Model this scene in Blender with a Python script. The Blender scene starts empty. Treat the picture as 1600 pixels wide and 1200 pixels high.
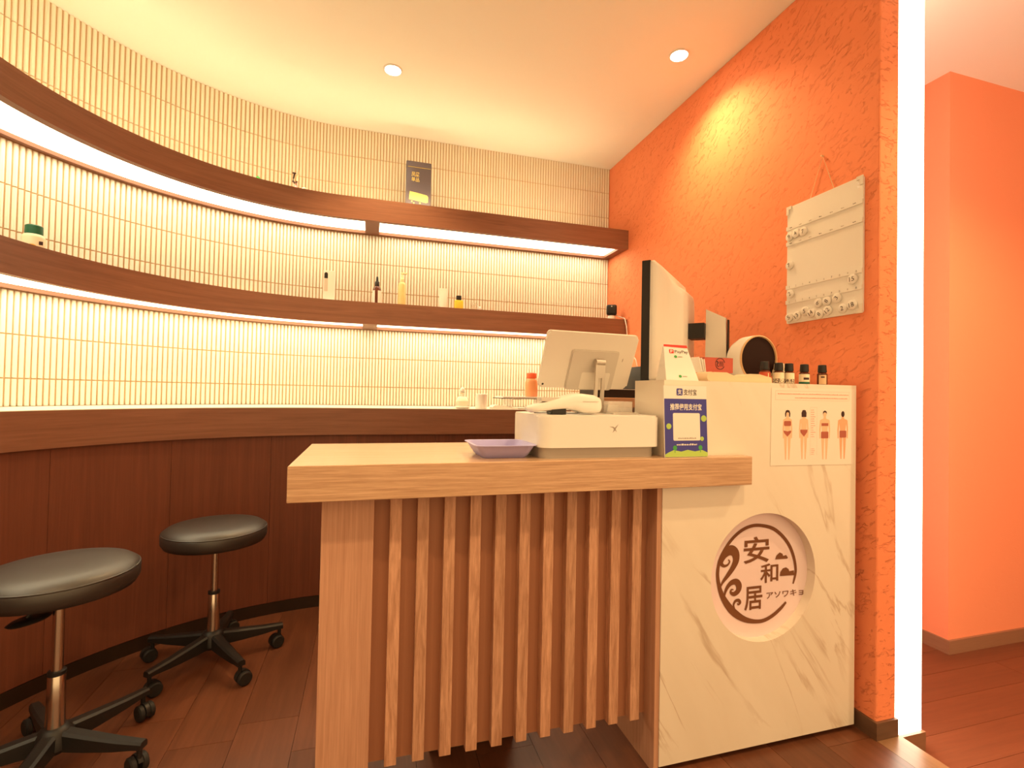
import bpy, bmesh, math, random
from mathutils import Vector, Matrix
random.seed(7)
PI = math.pi
SC = bpy.context.scene
COL = SC.collection

# ------------------------------------------------------------------ camera
EYE = Vector((0.0, 0.0, 1.10))
_r = Vector((0.9600288, -0.2792106, 0.0196494)).normalized()
_f = Vector((0.2788835, 0.9601593, 0.0178364)).normalized()
_u = _r.cross(_f).normalized()
_r = _f.cross(_u).normalized()
cam_d = bpy.data.cameras.new('camera')
cam_d.sensor_width = 36.0
cam_d.lens = 767.246 / 1600 * 36.0
cam_d.clip_start = 0.02
cam = bpy.data.objects.new('camera', cam_d)
COL.objects.link(cam)
cam.matrix_world = Matrix(((_r.x, _u.x, -_f.x, EYE.x), (_r.y, _u.y, -_f.y, EYE.y), (_r.z, _u.z, -_f.z, EYE.z), (0, 0, 0, 1)))
SC.camera = cam

# ------------------------------------------------------------------ world, exposure
WARM = (1.0, 0.66, 0.31)
world = bpy.data.worlds.new('world')
SC.world = world
world.use_nodes = True
world.node_tree.nodes['Background'].inputs[0].default_value = (1.0, 0.65, 0.31, 1)
world.node_tree.nodes['Background'].inputs[1].default_value = 1.22
SC.view_settings.view_transform = 'Standard'
SC.view_settings.look = 'None'
SC.view_settings.gamma = 1.0
SC.view_settings.use_curve_mapping = False
SC.view_settings.exposure = 0.43

P_LED = 4.7          # radiance of the shelf light panels
P_COLUMN = 7.0       # radiance of the light column
P_SPOT = 52.0        # watts of a ceiling downlight

# ------------------------------------------------------------------ materials
MATS = {}
def lin(c):
    return tuple(((x / 255 + 0.055) / 1.055) ** 2.4 if x / 255 > 0.04045 else x / 255 / 12.92 for x in c)

def mat(name, col, rough=0.5, metal=0.0, spec=0.5, trans=0.0, ior=1.45, emit=None, estr=0.0, coat=0.0, alpha=1.0):
    if name in MATS:
        return MATS[name]
    m = bpy.data.materials.new(name)
    m.use_nodes = True
    b = m.node_tree.nodes['Principled BSDF']
    b.inputs['Base Color'].default_value = (*col, 1)
    b.inputs['Roughness'].default_value = rough
    b.inputs['Metallic'].default_value = metal
    b.inputs['Specular IOR Level'].default_value = spec
    b.inputs['Transmission Weight'].default_value = trans
    b.inputs['IOR'].default_value = ior
    b.inputs['Coat Weight'].default_value = coat
    b.inputs['Alpha'].default_value = alpha
    if emit:
        b.inputs['Emission Color'].default_value = (*emit, 1)
        b.inputs['Emission Strength'].default_value = estr
    MATS[name] = m
    return m

def N(m, t):
    return m.node_tree.nodes.new(t)
def LK(m, a, b):
    m.node_tree.links.new(a, b)

def ramp(m, stops):
    n = N(m, 'ShaderNodeValToRGB')
    e = n.color_ramp.elements
    while len(e) < len(stops):
        e.new(0.5)
    for k, (p, c) in enumerate(stops):
        e[k].position = p
        e[k].color = (*c, 1)
    return n

def noise(m, vec, scale=5, detail=4, rough=0.5, dist=0.0):
    n = N(m, 'ShaderNodeTexNoise')
    n.inputs['Scale'].default_value = scale
    n.inputs['Detail'].default_value = detail
    n.inputs['Roughness'].default_value = rough
    n.inputs['Distortion'].default_value = dist
    LK(m, vec, n.inputs['Vector'])
    return n

def mapping(m, scale=(1, 1, 1), rot=(0, 0, 0), world_space=True):
    if world_space:
        g = N(m, 'ShaderNodeNewGeometry').outputs['Position']
    else:
        g = N(m, 'ShaderNodeTexCoord').outputs['Object']
    mp = N(m, 'ShaderNodeMapping')
    mp.inputs['Scale'].default_value = scale
    mp.inputs['Rotation'].default_value = rot
    LK(m, g, mp.inputs['Vector'])
    return mp.outputs['Vector']

def mapping2(m, rot, scale):
    v = mapping(m, (1, 1, 1), rot)
    mp = N(m, 'ShaderNodeMapping')
    mp.inputs['Scale'].default_value = scale
    LK(m, v, mp.inputs['Vector'])
    return mp.outputs['Vector']

def bump(m, height, strength=0.2, dist=0.002):
    b = N(m, 'ShaderNodeBump')
    b.inputs['Strength'].default_value = strength
    b.inputs['Distance'].default_value = dist
    LK(m, height, b.inputs['Height'])
    LK(m, b.outputs['Normal'], m.node_tree.nodes['Principled BSDF'].inputs['Normal'])

def wood(name, dark, light, scale, rough=0.45, contrast=1.0, per_obj=0.0, bstr=0.15, flow=1.2, spec=0.4, fine=0.35):
    """grain stretched along the axis whose scale is small"""
    if name in MATS:
        return MATS[name]
    m = mat(name, light, rough, spec=spec)
    b = m.node_tree.nodes['Principled BSDF']
    vec = mapping(m, scale)
    if per_obj:
        oi = N(m, 'ShaderNodeObjectInfo')
        mul = N(m, 'ShaderNodeMath'); mul.operation = 'MULTIPLY'; mul.inputs[1].default_value = 37.0
        LK(m, oi.outputs['Random'], mul.inputs[0])
        add = N(m, 'ShaderNodeVectorMath'); add.operation = 'ADD'
        LK(m, vec, add.inputs[0]); LK(m, mul.outputs[0], add.inputs[1])
        vec = add.outputs[0]
    n1 = noise(m, vec, 1.0, 6, 0.6, flow)
    n2 = noise(m, vec, 3.7, 4, 0.7, 0.4)
    mix = N(m, 'ShaderNodeMix'); mix.data_type = 'FLOAT'
    mix.inputs[0].default_value = fine
    LK(m, n1.outputs['Fac'], mix.inputs[2]); LK(m, n2.outputs['Fac'], mix.inputs[3])
    h = 0.17 / max(contrast, .01)
    r = ramp(m, [(max(0, 0.5 - h), dark), (min(1, 0.5 + h), light)])
    LK(m, mix.outputs[0], r.inputs[0])
    out = r.outputs['Color']
    if per_obj:
        hsv = N(m, 'ShaderNodeHueSaturation')
        mr = N(m, 'ShaderNodeMapRange')
        mr.inputs['To Min'].default_value = 1 - per_obj
        mr.inputs['To Max'].default_value = 1 + per_obj
        LK(m, oi.outputs['Random'], mr.inputs['Value'])
        LK(m, mr.outputs[0], hsv.inputs['Value'])
        LK(m, out, hsv.inputs['Color'])
        out = hsv.outputs['Color']
    LK(m, out, b.inputs['Base Color'])
    bump(m, mix.outputs[0], bstr, 0.001)
    return m

WALNUT_H = wood('walnut_horizontal_grain', (0.19, 0.078, 0.045), (0.30, 0.130, 0.075), (1.6, 1.6, 42), 0.42, 0.9)
WALNUT_V = wood('walnut_vertical_grain', (0.12, 0.037, 0.018), (0.205, 0.062, 0.031), (34, 34, 1.1), 0.5, 0.8)  # same walnut; the doors' shade is put into its darker, redder colour
OAK_H = wood('oak_horizontal_grain', (0.40, 0.225, 0.125), (0.65, 0.42, 0.26), (2.6, 30, 85), 0.42, 1.35, flow=1.3, fine=0.5)
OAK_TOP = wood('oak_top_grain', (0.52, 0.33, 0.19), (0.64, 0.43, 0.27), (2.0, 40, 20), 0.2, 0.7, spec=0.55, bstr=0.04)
OAK_V = wood('oak_vertical_grain', (0.44, 0.225, 0.14), (0.60, 0.335, 0.22), (70, 70, 1.8), 0.5, 1.1, fine=0.5)
OAK_SLAT = wood('oak_slat_grain', (0.36, 0.175, 0.10), (0.60, 0.335, 0.215), (42, 42, 3.2), 0.5, 1.5, per_obj=0.08, flow=2.0, fine=0.45)
OAK_BACK = wood('oak_backing', (0.34, 0.145, 0.078), (0.42, 0.185, 0.10), (40, 40, 1.2), 0.55, 0.7)
PLANK_Y = wood('floor_plank_lengthwise', (0.098, 0.033, 0.015), (0.165, 0.057, 0.027), (26, 1.5, 26), 0.36, 0.9, per_obj=0.13, bstr=0.05, spec=0.5)
PLANK_X = wood('floor_plank_crosswise', (0.14, 0.043, 0.021), (0.205, 0.066, 0.032), (1.3, 22, 22), 0.38, 0.8, per_obj=0.12, bstr=0.04, spec=0.5)
SKIRT = wood('skirting_brown', (0.10, 0.052, 0.030), (0.15, 0.078, 0.045), (3, 3, 30), 0.45, 0.7)
SKIRT_PALE = wood('skirting_pale_brown', (0.25, 0.125, 0.075), (0.31, 0.16, 0.095), (3, 3, 30), 0.4, 0.7)
STEP_EDGE = wood('step_edge_plank', (0.22, 0.115, 0.055), (0.30, 0.16, 0.08), (26, 1.5, 26), 0.28, 0.8)
KICK = mat('toe_kick_black_brown', (0.028, 0.014, 0.008), 0.35)

CEIL = mat('ceiling_paint', (0.92, 0.91, 0.83), 0.9, spec=0.1)
# orange trowelled plaster: scattered slanting grooves
def plaster(name, col, strength):
    m = mat(name, col, 0.75, spec=0.25)
    b = m.node_tree.nodes['Principled BSDF']
    vec = mapping2(m, (math.radians(34), 0, 0), (27, 27, 66))
    n1 = noise(m, vec, 1.0, 5, 0.62, 0.9)
    r1 = ramp(m, [(0.33, (0, 0, 0)), (0.43, (1, 1, 1))])
    LK(m, n1.outputs['Fac'], r1.inputs[0])
    vec2 = mapping(m, (3, 3, 3))
    n2 = noise(m, vec2, 1.0, 3, 0.5)
    mul = N(m, 'ShaderNodeMath'); mul.operation = 'MULTIPLY_ADD'
    mul.inputs[1].default_value = 0.35
    LK(m, n2.outputs['Fac'], mul.inputs[0])
    LK(m, r1.outputs['Color'], mul.inputs[2])
    bump(m, mul.outputs[0], strength, 0.0035)
    return m
ORANGE = plaster('orange_trowelled_plaster', (0.88, 0.28, 0.13), 0.8)
ORANGE_SMOOTH = plaster('orange_smooth_plaster', (0.88, 0.31, 0.17), 0.12)

def marble_mat():
    m = mat('white_veined_marble', (0.78, 0.72, 0.63), 0.3, spec=0.5)
    b = m.node_tree.nodes['Principled BSDF']
    vec = mapping2(m, (0, math.radians(32), 0), (5.2, 2.0, 1.1))
    n1 = noise(m, vec, 1.0, 6, 0.55, 0.5)
    sub = N(m, 'ShaderNodeMath'); sub.operation = 'SUBTRACT'; sub.inputs[1].default_value = 0.5
    ab = N(m, 'ShaderNodeMath'); ab.operation = 'ABSOLUTE'
    LK(m, n1.outputs['Fac'], sub.inputs[0]); LK(m, sub.outputs[0], ab.inputs[0])
    r1 = ramp(m, [(0.0, (1, 1, 1)), (0.020, (0, 0, 0))])
    LK(m, ab.outputs[0], r1.inputs[0])
    n2 = noise(m, mapping(m, (2.4, 2.4, 2.4)), 1.0, 3, 0.5)
    r2 = ramp(m, [(0.46, (0, 0, 0)), (0.60, (1, 1, 1))])
    LK(m, n2.outputs['Fac'], r2.inputs[0])
    mu = N(m, 'ShaderNodeMath'); mu.operation = 'MULTIPLY'
    LK(m, r1.outputs['Color'], mu.inputs[0]); LK(m, r2.outputs['Color'], mu.inputs[1])
    mu2 = N(m, 'ShaderNodeMath'); mu2.operation = 'MULTIPLY'; mu2.inputs[1].default_value = 0.55
    LK(m, mu.outputs[0], mu2.inputs[0])
    n3 = noise(m, mapping2(m, (0, math.radians(32), 0), (4.0, 1.5, 1.0)), 1.0, 4, 0.6, 0.4)
    r3 = ramp(m, [(0.40, (0.80, 0.73, 0.63)), (0.75, (0.74, 0.66, 0.55))])
    LK(m, n3.outputs['Fac'], r3.inputs[0])
    mx = N(m, 'ShaderNodeMix'); mx.data_type = 'RGBA'
    LK(m, mu2.outputs[0], mx.inputs[0])
    LK(m, r3.outputs['Color'], mx.inputs[6])
    mx.inputs[7].default_value = (0.42, 0.28, 0.17, 1)
    LK(m, mx.outputs[2], b.inputs['Base Color'])
    return m
MARBLE = marble_mat()
TILE = mat('cream_glazed_tile', (0.84, 0.79, 0.66), 0.22, spec=0.5)
GROUT = mat('tan_grout', (0.60, 0.42, 0.24), 0.9, spec=0.1)
LED = mat('lit_diffuser_panel', (0.9, 0.9, 0.85), 0.6, emit=(1.0, 0.87, 0.58), estr=P_LED)
ADDED_UPLIGHT = mat('lit_added_uplight', (0.9, 0.9, 0.85), 0.6, emit=(1.0, 0.76, 0.42), estr=23.0)  # unseen strip added to lift ceiling and upper tiles, suggested by their brightness
COLUMN = mat('lit_column_acrylic', (0.9, 0.9, 0.9), 0.5, emit=(1.0, 0.88, 0.68), estr=P_COLUMN)
LAMP = mat('lit_downlight_lens', (1, 1, 1), 0.5, emit=(1.0, 0.86, 0.6), estr=30)
WHITE = mat('white_plastic', (0.80, 0.77, 0.72), 0.35)
WHITE_MATT = mat('white_card', (0.82, 0.79, 0.74), 0.7, spec=0.2)
WHITE_PALE = mat('off_white_casing', (0.74, 0.69, 0.62), 0.4)
GREYWHITE = mat('warm_grey_plastic', (0.58, 0.53, 0.47), 0.42)
SILVER = mat('brushed_aluminium', (0.56, 0.50, 0.44), 0.32, metal=0.85)
CHROME = mat('worn_chrome', (0.62, 0.55, 0.47), 0.22, metal=1.0)
BLACK = mat('black_plastic', (0.014, 0.012, 0.011), 0.45)
BLACK_SOFT = mat('black_matt_rubber', (0.016, 0.014, 0.013), 0.6)
LEATHER = mat('dark_brown_vinyl', (0.024, 0.018, 0.015), 0.45, spec=1.0)
SCREEN = mat('dark_screen_glass', (0.012, 0.012, 0.014), 0.12)
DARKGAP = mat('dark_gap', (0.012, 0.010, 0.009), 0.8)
LAVENDER = mat('lavender_plastic', (0.43, 0.40, 0.74), 0.42)
BROWN_INK = mat('brown_print', (0.175, 0.062, 0.020), 0.7)
DARK_INK = mat('dark_print', (0.055, 0.035, 0.03), 0.7)
GREY_INK = mat('grey_print', (0.36, 0.30, 0.25), 0.8)
RED_INK = mat('red_print', (0.72, 0.045, 0.03), 0.6)
BLUE_INK = mat('navy_print', (0.050, 0.050, 0.30), 0.55)
GREEN_INK = mat('green_print', (0.06, 0.36, 0.08), 0.6)
LIME_INK = mat('lime_print', (0.42, 0.60, 0.12), 0.6)
PINK_INK = mat('pale_red_print', (0.80, 0.30, 0.20), 0.8)
SKIN_INK = mat('skin_print', (0.80, 0.53, 0.34), 0.8)
SKIN_INK2 = mat('tan_skin_print', (0.78, 0.42, 0.24), 0.8)
CLOTH_INK = mat('russet_print', (0.42, 0.115, 0.075), 0.8)
HAIR_INK = mat('dark_hair_print', (0.05, 0.022, 0.02), 0.8)
DISC = mat('emblem_disc_white', (0.82, 0.66, 0.68), 0.5)
GOLD = mat('gold_print', (0.88, 0.72, 0.22), 0.4)
TIN = mat('slate_painted_tin', (0.16, 0.14, 0.17), 0.34, metal=0.25)
GLASS = mat('clear_glass', (0.95, 0.95, 0.92), 0.05, trans=1.0, ior=1.45)
AMBER = mat('amber_glass', (0.10, 0.022, 0.008), 0.12)
YELLOW_LIQ = mat('yellow_liquid_bottle', (0.86, 0.74, 0.36), 0.15, trans=0.4)
YELLOW_SOLID = mat('yellow_body', (0.85, 0.58, 0.06), 0.25)
GREEN_CAP = mat('dark_green_cap', (0.012, 0.12, 0.065), 0.4)
RED_LABEL = mat('rust_label', (0.46, 0.075, 0.03), 0.5)
CARD_RED = mat('brick_red_card', (0.46, 0.085, 0.055), 0.55)
BEIGE = mat('pale_beech', (0.74, 0.56, 0.36), 0.45)
BEECH_EDGE = mat('beech_rim', (0.66, 0.42, 0.22), 0.5)
ORANGE_CAP = mat('orange_cap', (0.75, 0.13, 0.05), 0.4)
PEACH_BODY = mat('peach_bottle', (0.82, 0.36, 0.16), 0.3, trans=0.25)
STRING = mat('pale_string', (0.85, 0.62, 0.36), 0.8)
PINK = mat('pink_plastic', (0.85, 0.28, 0.28), 0.4)
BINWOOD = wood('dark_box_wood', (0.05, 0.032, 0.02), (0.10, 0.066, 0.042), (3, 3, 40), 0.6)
BINPALE = mat('pale_box_edge', (0.30, 0.21, 0.14), 0.6)

# ------------------------------------------------------------------ mesh helpers
ORG = {}
def addbox(bm, x0, x1, y0, y1, z0, z1, bev=0.0, seg=2, M=None):
    g = bmesh.ops.create_cube(bm, size=1.0)
    vs = g['verts']
    for v in vs:
        v.co = Vector(((x0 + x1) / 2 + v.co.x * (x1 - x0), (y0 + y1) / 2 + v.co.y * (y1 - y0), (z0 + z1) / 2 + v.co.z * (z1 - z0)))
        if M:
            v.co = M @ v.co
    if bev:
        es = list({e for v in vs for e in v.link_edges})
        bmesh.ops.bevel(bm, geom=es, offset=bev, offset_type='OFFSET', segments=seg, profile=0.5, affect='EDGES', clamp_overlap=True)
    return bm

def box(*a, **k):
    return addbox(bmesh.new(), *a, **k)

def lathe(bm, prof, n=24, M=None):
    M = M or Matrix()
    rings = []
    for r, z in prof:
        if r < 1e-6:
            rings.append([bm.verts.new(M @ Vector((0, 0, z)))])
        else:
            rings.append([bm.verts.new(M @ Vector((r * math.cos(2 * PI * k / n), r * math.sin(2 * PI * k / n), z))) for k in range(n)])
    for a, b in zip(rings, rings[1:]):
        for k in range(n):
            k2 = (k + 1) % n
            if len(a) == 1 and len(b) == 1:
                continue
            if len(a) == 1:
                bm.faces.new((a[0], b[k2], b[k]))
            elif len(b) == 1:
                bm.faces.new((a[k], a[k2], b[0]))
            else:
                bm.faces.new((a[k], a[k2], b[k2], b[k]))
    if len(rings[0]) > 1:
        bm.faces.new(list(reversed(rings[0])))
    if len(rings[-1]) > 1:
        bm.faces.new(rings[-1])
    return bm

def tube(bm, pts, r, n=8, close=False):
    pts = [Vector(p) for p in pts]
    rings = []
    for i, p in enumerate(pts):
        t = (pts[min(i + 1, len(pts) - 1)] - pts[max(i - 1, 0)]).normalized()
        a = t.cross(Vector((0, 0, 1)))
        if a.length < 1e-3:
            a = t.cross(Vector((1, 0, 0)))
        a.normalize()
        b = t.cross(a).normalized()
        rr = r[i] if isinstance(r, (list, tuple)) else r
        rings.append([bm.verts.new(p + a * (rr * math.cos(2 * PI * k / n)) + b * (rr * math.sin(2 * PI * k / n))) for k in range(n)])
    for A, Bq in zip(rings, rings[1:]):
        for k in range(n):
            bm.faces.new((A[k], A[(k + 1) % n], Bq[(k + 1) % n], Bq[k]))
    bm.faces.new(rings[0]); bm.faces.new(list(reversed(rings[-1])))
    return bm

def prism(bm, poly, z0, z1, M=None):
    M = M or Matrix()
    a = [bm.verts.new(M @ Vector((x, y, z0))) for x, y in poly]
    b = [bm.verts.new(M @ Vector((x, y, z1))) for x, y in poly]
    n = len(poly)
    for k in range(n):
        bm.faces.new((a[k], a[(k + 1) % n], b[(k + 1) % n], b[k]))
    bm.faces.new(list(reversed(a))); bm.faces.new(b)
    return bm

def flat(bm, poly, M=None, z=0.0):
    M = M or Matrix()
    bm.faces.new([bm.verts.new(M @ Vector((x, y, z))) for x, y in poly])
    return bm

def rect(x0, y0, x1, y1):
    return [(x0, y0), (x1, y0), (x1, y1), (x0, y1)]

def rrect(x0, y0, x1, y1, r, n=5):
    out = []
    for cx, cy, a0 in ((x1 - r, y0 + r, -90), (x1 - r, y1 - r, 0), (x0 + r, y1 - r, 90), (x0 + r, y0 + r, 180)):
        for k in range(n + 1):
            a = math.radians(a0 + 90 * k / n)
            out.append((cx + r * math.cos(a), cy + r * math.sin(a)))
    return out

def oval(cx, cy, a, b=None, n=20):
    b = b or a
    return [(cx + a * math.cos(2 * PI * k / n), cy + b * math.sin(2 * PI * k / n)) for k in range(n)]

def frame(o, u, v):
    u = Vector(u).normalized(); v = Vector(v).normalized(); n = u.cross(v)
    o = Vector(o)
    return Matrix(((u.x, v.x, n.x, o.x), (u.y, v.y, n.y, o.y), (u.z, v.z, n.z, o.z), (0, 0, 0, 1)))

def to_mesh(name, bm, m, smooth=False, off=None):
    bmesh.ops.recalc_face_normals(bm, faces=bm.faces)
    if off is not None:
        bmesh.ops.translate(bm, verts=bm.verts, vec=-off)
    me = bpy.data.meshes.new(name)
    bm.to_mesh(me); bm.free()
    if m:
        me.materials.append(m)
    if smooth:
        for p in me.polygons:
            p.use_smooth = True
        if smooth != 'all':
            try:
                me.set_sharp_from_angle(angle=math.radians(38))
            except Exception:
                pass
    return me

def mk(name, bm, m, parent=None, smooth=False, loc=None, label=None):
    """mesh given in world coordinates; it becomes a part of parent, or a top-level thing with its origin at loc"""
    off = ORG[parent.name] if parent else Vector(loc or (0, 0, 0))
    me = to_mesh(name, bm, m, smooth, off)
    o = bpy.data.objects.new(name, me)
    COL.objects.link(o)
    if parent:
        o.parent = parent
    else:
        o.location = off
    ORG[o.name] = off.copy()
    if label:
        o['label'] = label
    return o

def inst(name, me, loc, parent=None, rz=0.0, scale=None):
    o = bpy.data.objects.new(name, me)
    COL.objects.link(o)
    o.location = Vector(loc) - (ORG[parent.name] if parent else Vector())
    o.rotation_euler = (0, 0, rz)
    if scale:
        o.scale = scale
    if parent:
        o.parent = parent
    ORG[o.name] = Vector(loc)
    return o

def tag(o, label, cat, group=None):
    o['label'] = label; o['category'] = cat
    if group:
        o['group'] = group
    return o

def thing(name, label, cat, loc, group=None):
    o = bpy.data.objects.new(name, None)
    o.empty_display_size = 0.05
    COL.objects.link(o)
    o.location = loc
    ORG[o.name] = Vector(loc)
    return tag(o, label, cat, group)

def struct(name, bm, m, label=None, smooth=False, loc=None):
    o = mk(name, bm, m, None, smooth, loc)
    o['kind'] = 'structure'
    if label:
        o['label'] = label
    return o

_tc = [0]
def text(name, s, box_, m, parent, M, z=0.0006, bold=0.0, stretch=True, rot=0.0, label=None):
    """lettering fitted into the rectangle box_ = (x0, y0, x1, y1) of the plane M"""
    cu = bpy.data.curves.new('lettering_curve', 'FONT')
    cu.body = s; cu.size = 1.0; cu.offset = bold; cu.resolution_u = 3
    t = bpy.data.objects.new('lettering_curve', cu)
    COL.objects.link(t)
    me = bpy.data.meshes.new_from_object(t.evaluated_get(bpy.context.evaluated_depsgraph_get()))
    bpy.data.objects.remove(t); bpy.data.curves.remove(cu)
    xs = [v.co.x for v in me.vertices]; ys = [v.co.y for v in me.vertices]
    x0, y0, x1, y1 = box_
    sx = (x1 - x0) / max(1e-6, max(xs) - min(xs)); sy = (y1 - y0) / max(1e-6, max(ys) - min(ys))
    if not stretch:
        sx = sy = min(sx, sy)
    cx, cy = (max(xs) + min(xs)) / 2, (max(ys) + min(ys)) / 2
    off = ORG[parent.name]
    ca, sa = math.cos(rot), math.sin(rot)
    for v in me.vertices:
        a, b = (v.co.x - cx) * sx, (v.co.y - cy) * sy
        v.co = M @ Vector(((x0 + x1) / 2 + a * ca - b * sa, (y0 + y1) / 2 + a * sa + b * ca, z)) - off
    me.materials.clear(); me.materials.append(m)
    me.name = name
    o = bpy.data.objects.new(name, me)
    COL.objects.link(o); o.parent = parent
    ORG[o.name] = off
    if label:
        o['label'] = label
    return o

def print_rows(name, box_, m, parent, M, z=0.0006, rows=1, seed=1, fill=0.6):
    """tiny print too small to read: rows of short uneven marks"""
    rnd = random.Random(seed)
    bm = bmesh.new()
    x0, y0, x1, y1 = box_
    rh = (y1 - y0) / rows
    for r in range(rows):
        x = x0
        end = x1 if rows == 1 else x0 + (x1 - x0) * rnd.uniform(0.35, 1.0)
        h = rh * (0.9 if rows == 1 else fill)
        while x < end:
            w = h * rnd.uniform(0.5, 1.3)
            flat(bm, rect(x, y1 - (r + 1) * rh, min(x + w, x1), y1 - (r + 1) * rh + h * rnd.uniform(0.6, 1.0)), M, z)
            x += w + h * 0.35
    return mk(name, bm, m, parent)

def stroke(bm, pts, M, z, sub=5):
    """flat brush stroke of varying width through (x, y, w)"""
    P = [Vector(p) for p in pts]
    Q = []
    for i in range(len(P) - 1):
        p0, p1, p2, p3 = P[max(i - 1, 0)], P[i], P[i + 1], P[min(i + 2, len(P) - 1)]
        for k in range(sub):
            t = k / sub
            Q.append(0.5 * ((2 * p1) + (p2 - p0) * t + (2 * p0 - 5 * p1 + 4 * p2 - p3) * t * t + (3 * p1 - p0 - 3 * p2 + p3) * t ** 3))
    Q.append(P[-1])
    prev = None
    for i, q in enumerate(Q):
        d = Q[min(i + 1, len(Q) - 1)] - Q[max(i - 1, 0)]
        n = Vector((-d.y, d.x)).normalized() * (q.z / 2)
        a = bm.verts.new(M @ Vector((q.x + n.x, q.y + n.y, z))); b = bm.verts.new(M @ Vector((q.x - n.x, q.y - n.y, z)))
        if prev:
            bm.faces.new((prev[0], prev[1], b, a))
        prev = (a, b)
    return bm

# ------------------------------------------------------------------ plan curves (straight run, quarter bend, straight run)
XW, YW, ZC = 1.605, 3.144, 2.70
def plan(cx, cy, R, y_end, x_start=XW, ns=14, na=40, n2=10):
    top = cy + R
    pts = [(x_start + (cx - x_start) * k / ns, top) for k in range(ns)]
    pts += [(cx - R * math.sin(PI / 2 * k / na), cy + R * math.cos(PI / 2 * k / na)) for k in range(na + 1)]
    pts += [(cx - R, cy + (y_end - cy) * k / n2) for k in range(1, n2 + 1)]
    return pts
WALLC = (-0.14, 1.734, 1.41)
def wall_at(s, inset=0.0):
    """point and outward (room side) normal at arc length s from the right-hand corner"""
    cx, cy, R = WALLC
    L1 = XW - cx; L2 = R * PI / 2
    if s < L1:
        return Vector((XW - s, cy + R - inset, 0)), Vector((0, -1, 0))
    if s < L1 + L2:
        a = (s - L1) / R
        n = Vector((math.sin(a), -math.cos(a), 0))
        return Vector((cx - (R - inset) * math.sin(a), cy + (R - inset) * math.cos(a), 0)), n
    return Vector((cx - R + inset, cy - (s - L1 - L2), 0)), Vector((1, 0, 0))

def ribbon(bm, A, B, za, zb):
    """quads between two polylines at given heights"""
    a = [bm.verts.new((x, y, za)) for x, y in A]; b = [bm.verts.new((x, y, zb)) for x, y in B]
    for k in range(len(A) - 1):
        bm.faces.new((a[k], a[k + 1], b[k + 1], b[k]))
    return a, b

def band(bm, A, B, z0, z1):
    """solid between front polyline A and back polyline B (same count)"""
    n = len(A)
    v = [[bm.verts.new((x, y, z)) for x, y in L] for L, z in ((A, z0), (A, z1), (B, z1), (B, z0))]
    for k in range(n - 1):
        for i in range(4):
            bm.faces.new((v[i][k], v[i][k + 1], v[(i + 1) % 4][k + 1], v[(i + 1) % 4][k]))
    bm.faces.new([v[i][0] for i in range(4)]); bm.faces.new([v[i][-1] for i in reversed(range(4))])
    return bm

# ================================================================== SETTING
YB = -1.4          # the room goes on behind the camera
# floor of the reception (raised) with planks
XS = 1.70
floor = struct('floor', box(-1.75, XS - 0.001, YB, 3.3, -0.08, -0.006), mat('underlay', (0.03, 0.015, 0.008), 0.8), 'dark brown plank floor of the reception')
pw, g = 0.18, 0.0006
k = 0
x = 1.599
while x > -1.75:
    x0 = x - pw
    y = YB + random.uniform(-1.0, 0)
    if abs(x0 + 0.15) < 0.16: pass
    while y < 3.25:
        ln = random.choice((0.9, 1.2, 1.2))
        y0, y1 = max(y, YB), min(y + ln, 3.25)
        if y1 - y0 > 0.02:
            mk('plank', box(x0 + g, x - g, y0 + g, y1 - g, -0.006, 0.0), PLANK_Y, floor)
        y += ln
    x = x0
y = YB
for ln in (1.1, 1.15):
    mk('plank', box(1.599 + g, XS, y + g, min(y + ln, 1.16 + 0.05) - g, -0.006, 0.0), STEP_EDGE, floor, label='paler brown edging plank of the step')
    y += ln
mk('plank', box(1.599 + g, XS, y + g, 1.2115, -0.006, 0.0), STEP_EDGE, floor, label='paler brown edging plank of the step')
struct('trim_1', box(XS - 0.012, XS + 0.001, YB, 1.212, -0.0745, -0.0063), STEP_EDGE, 'brown riser of the low step to the corridor')
# corridor floor, lower by one low step
ZF = -0.075
cfloor = struct('floor_corridor', box(XS - 0.01, 4.6, YB, 5.0, -0.14, ZF - 0.006), mat('underlay', (0.03, 0.015, 0.008), 0.8), 'reddish brown plank floor of the corridor')
y = YB; row = 0
while y < 4.6:
    y1 = y + 0.14
    x = XS - random.uniform(0.0, 1.0)
    while x < 4.5:
        xa, xb = max(x, XS + 0.002), min(x + 1.2, 4.55)
        if xb - xa > 0.03:
            mk('plank', box(xa + g, xb - g, y + g, y1 - g, ZF - 0.006, ZF), PLANK_X, cfloor)
        x += 1.2
    y = y1
# ceilings
struct('ceiling', box(-1.75, 1.70, YB, 3.35, ZC, ZC + 0.06), CEIL, 'cream painted ceiling above the reception')
struct('ceiling_corridor', box(1.70, 4.6, YB, 5.0, 2.671, 2.76), CEIL, 'cream painted ceiling of the corridor')
# orange wall on the right with its end face
struct('wall_right', box(XW, 1.690, 1.213, 3.35, -0.1, ZC, bev=0.005), ORANGE, 'orange trowelled plaster wall with the hanging whiteboard')
bb = bmesh.new()
prism(bb, [(XW - 0.009, 3.10), (XW - 0.009, 1.204), (1.6905, 1.204), (1.6905, 1.2135), (XW - 0.0002, 1.2135), (XW - 0.0002, 3.10)], 0.0, 0.056)
struct('baseboard_right', bb, SKIRT, 'dark brown baseboard along the orange wall end')
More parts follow.
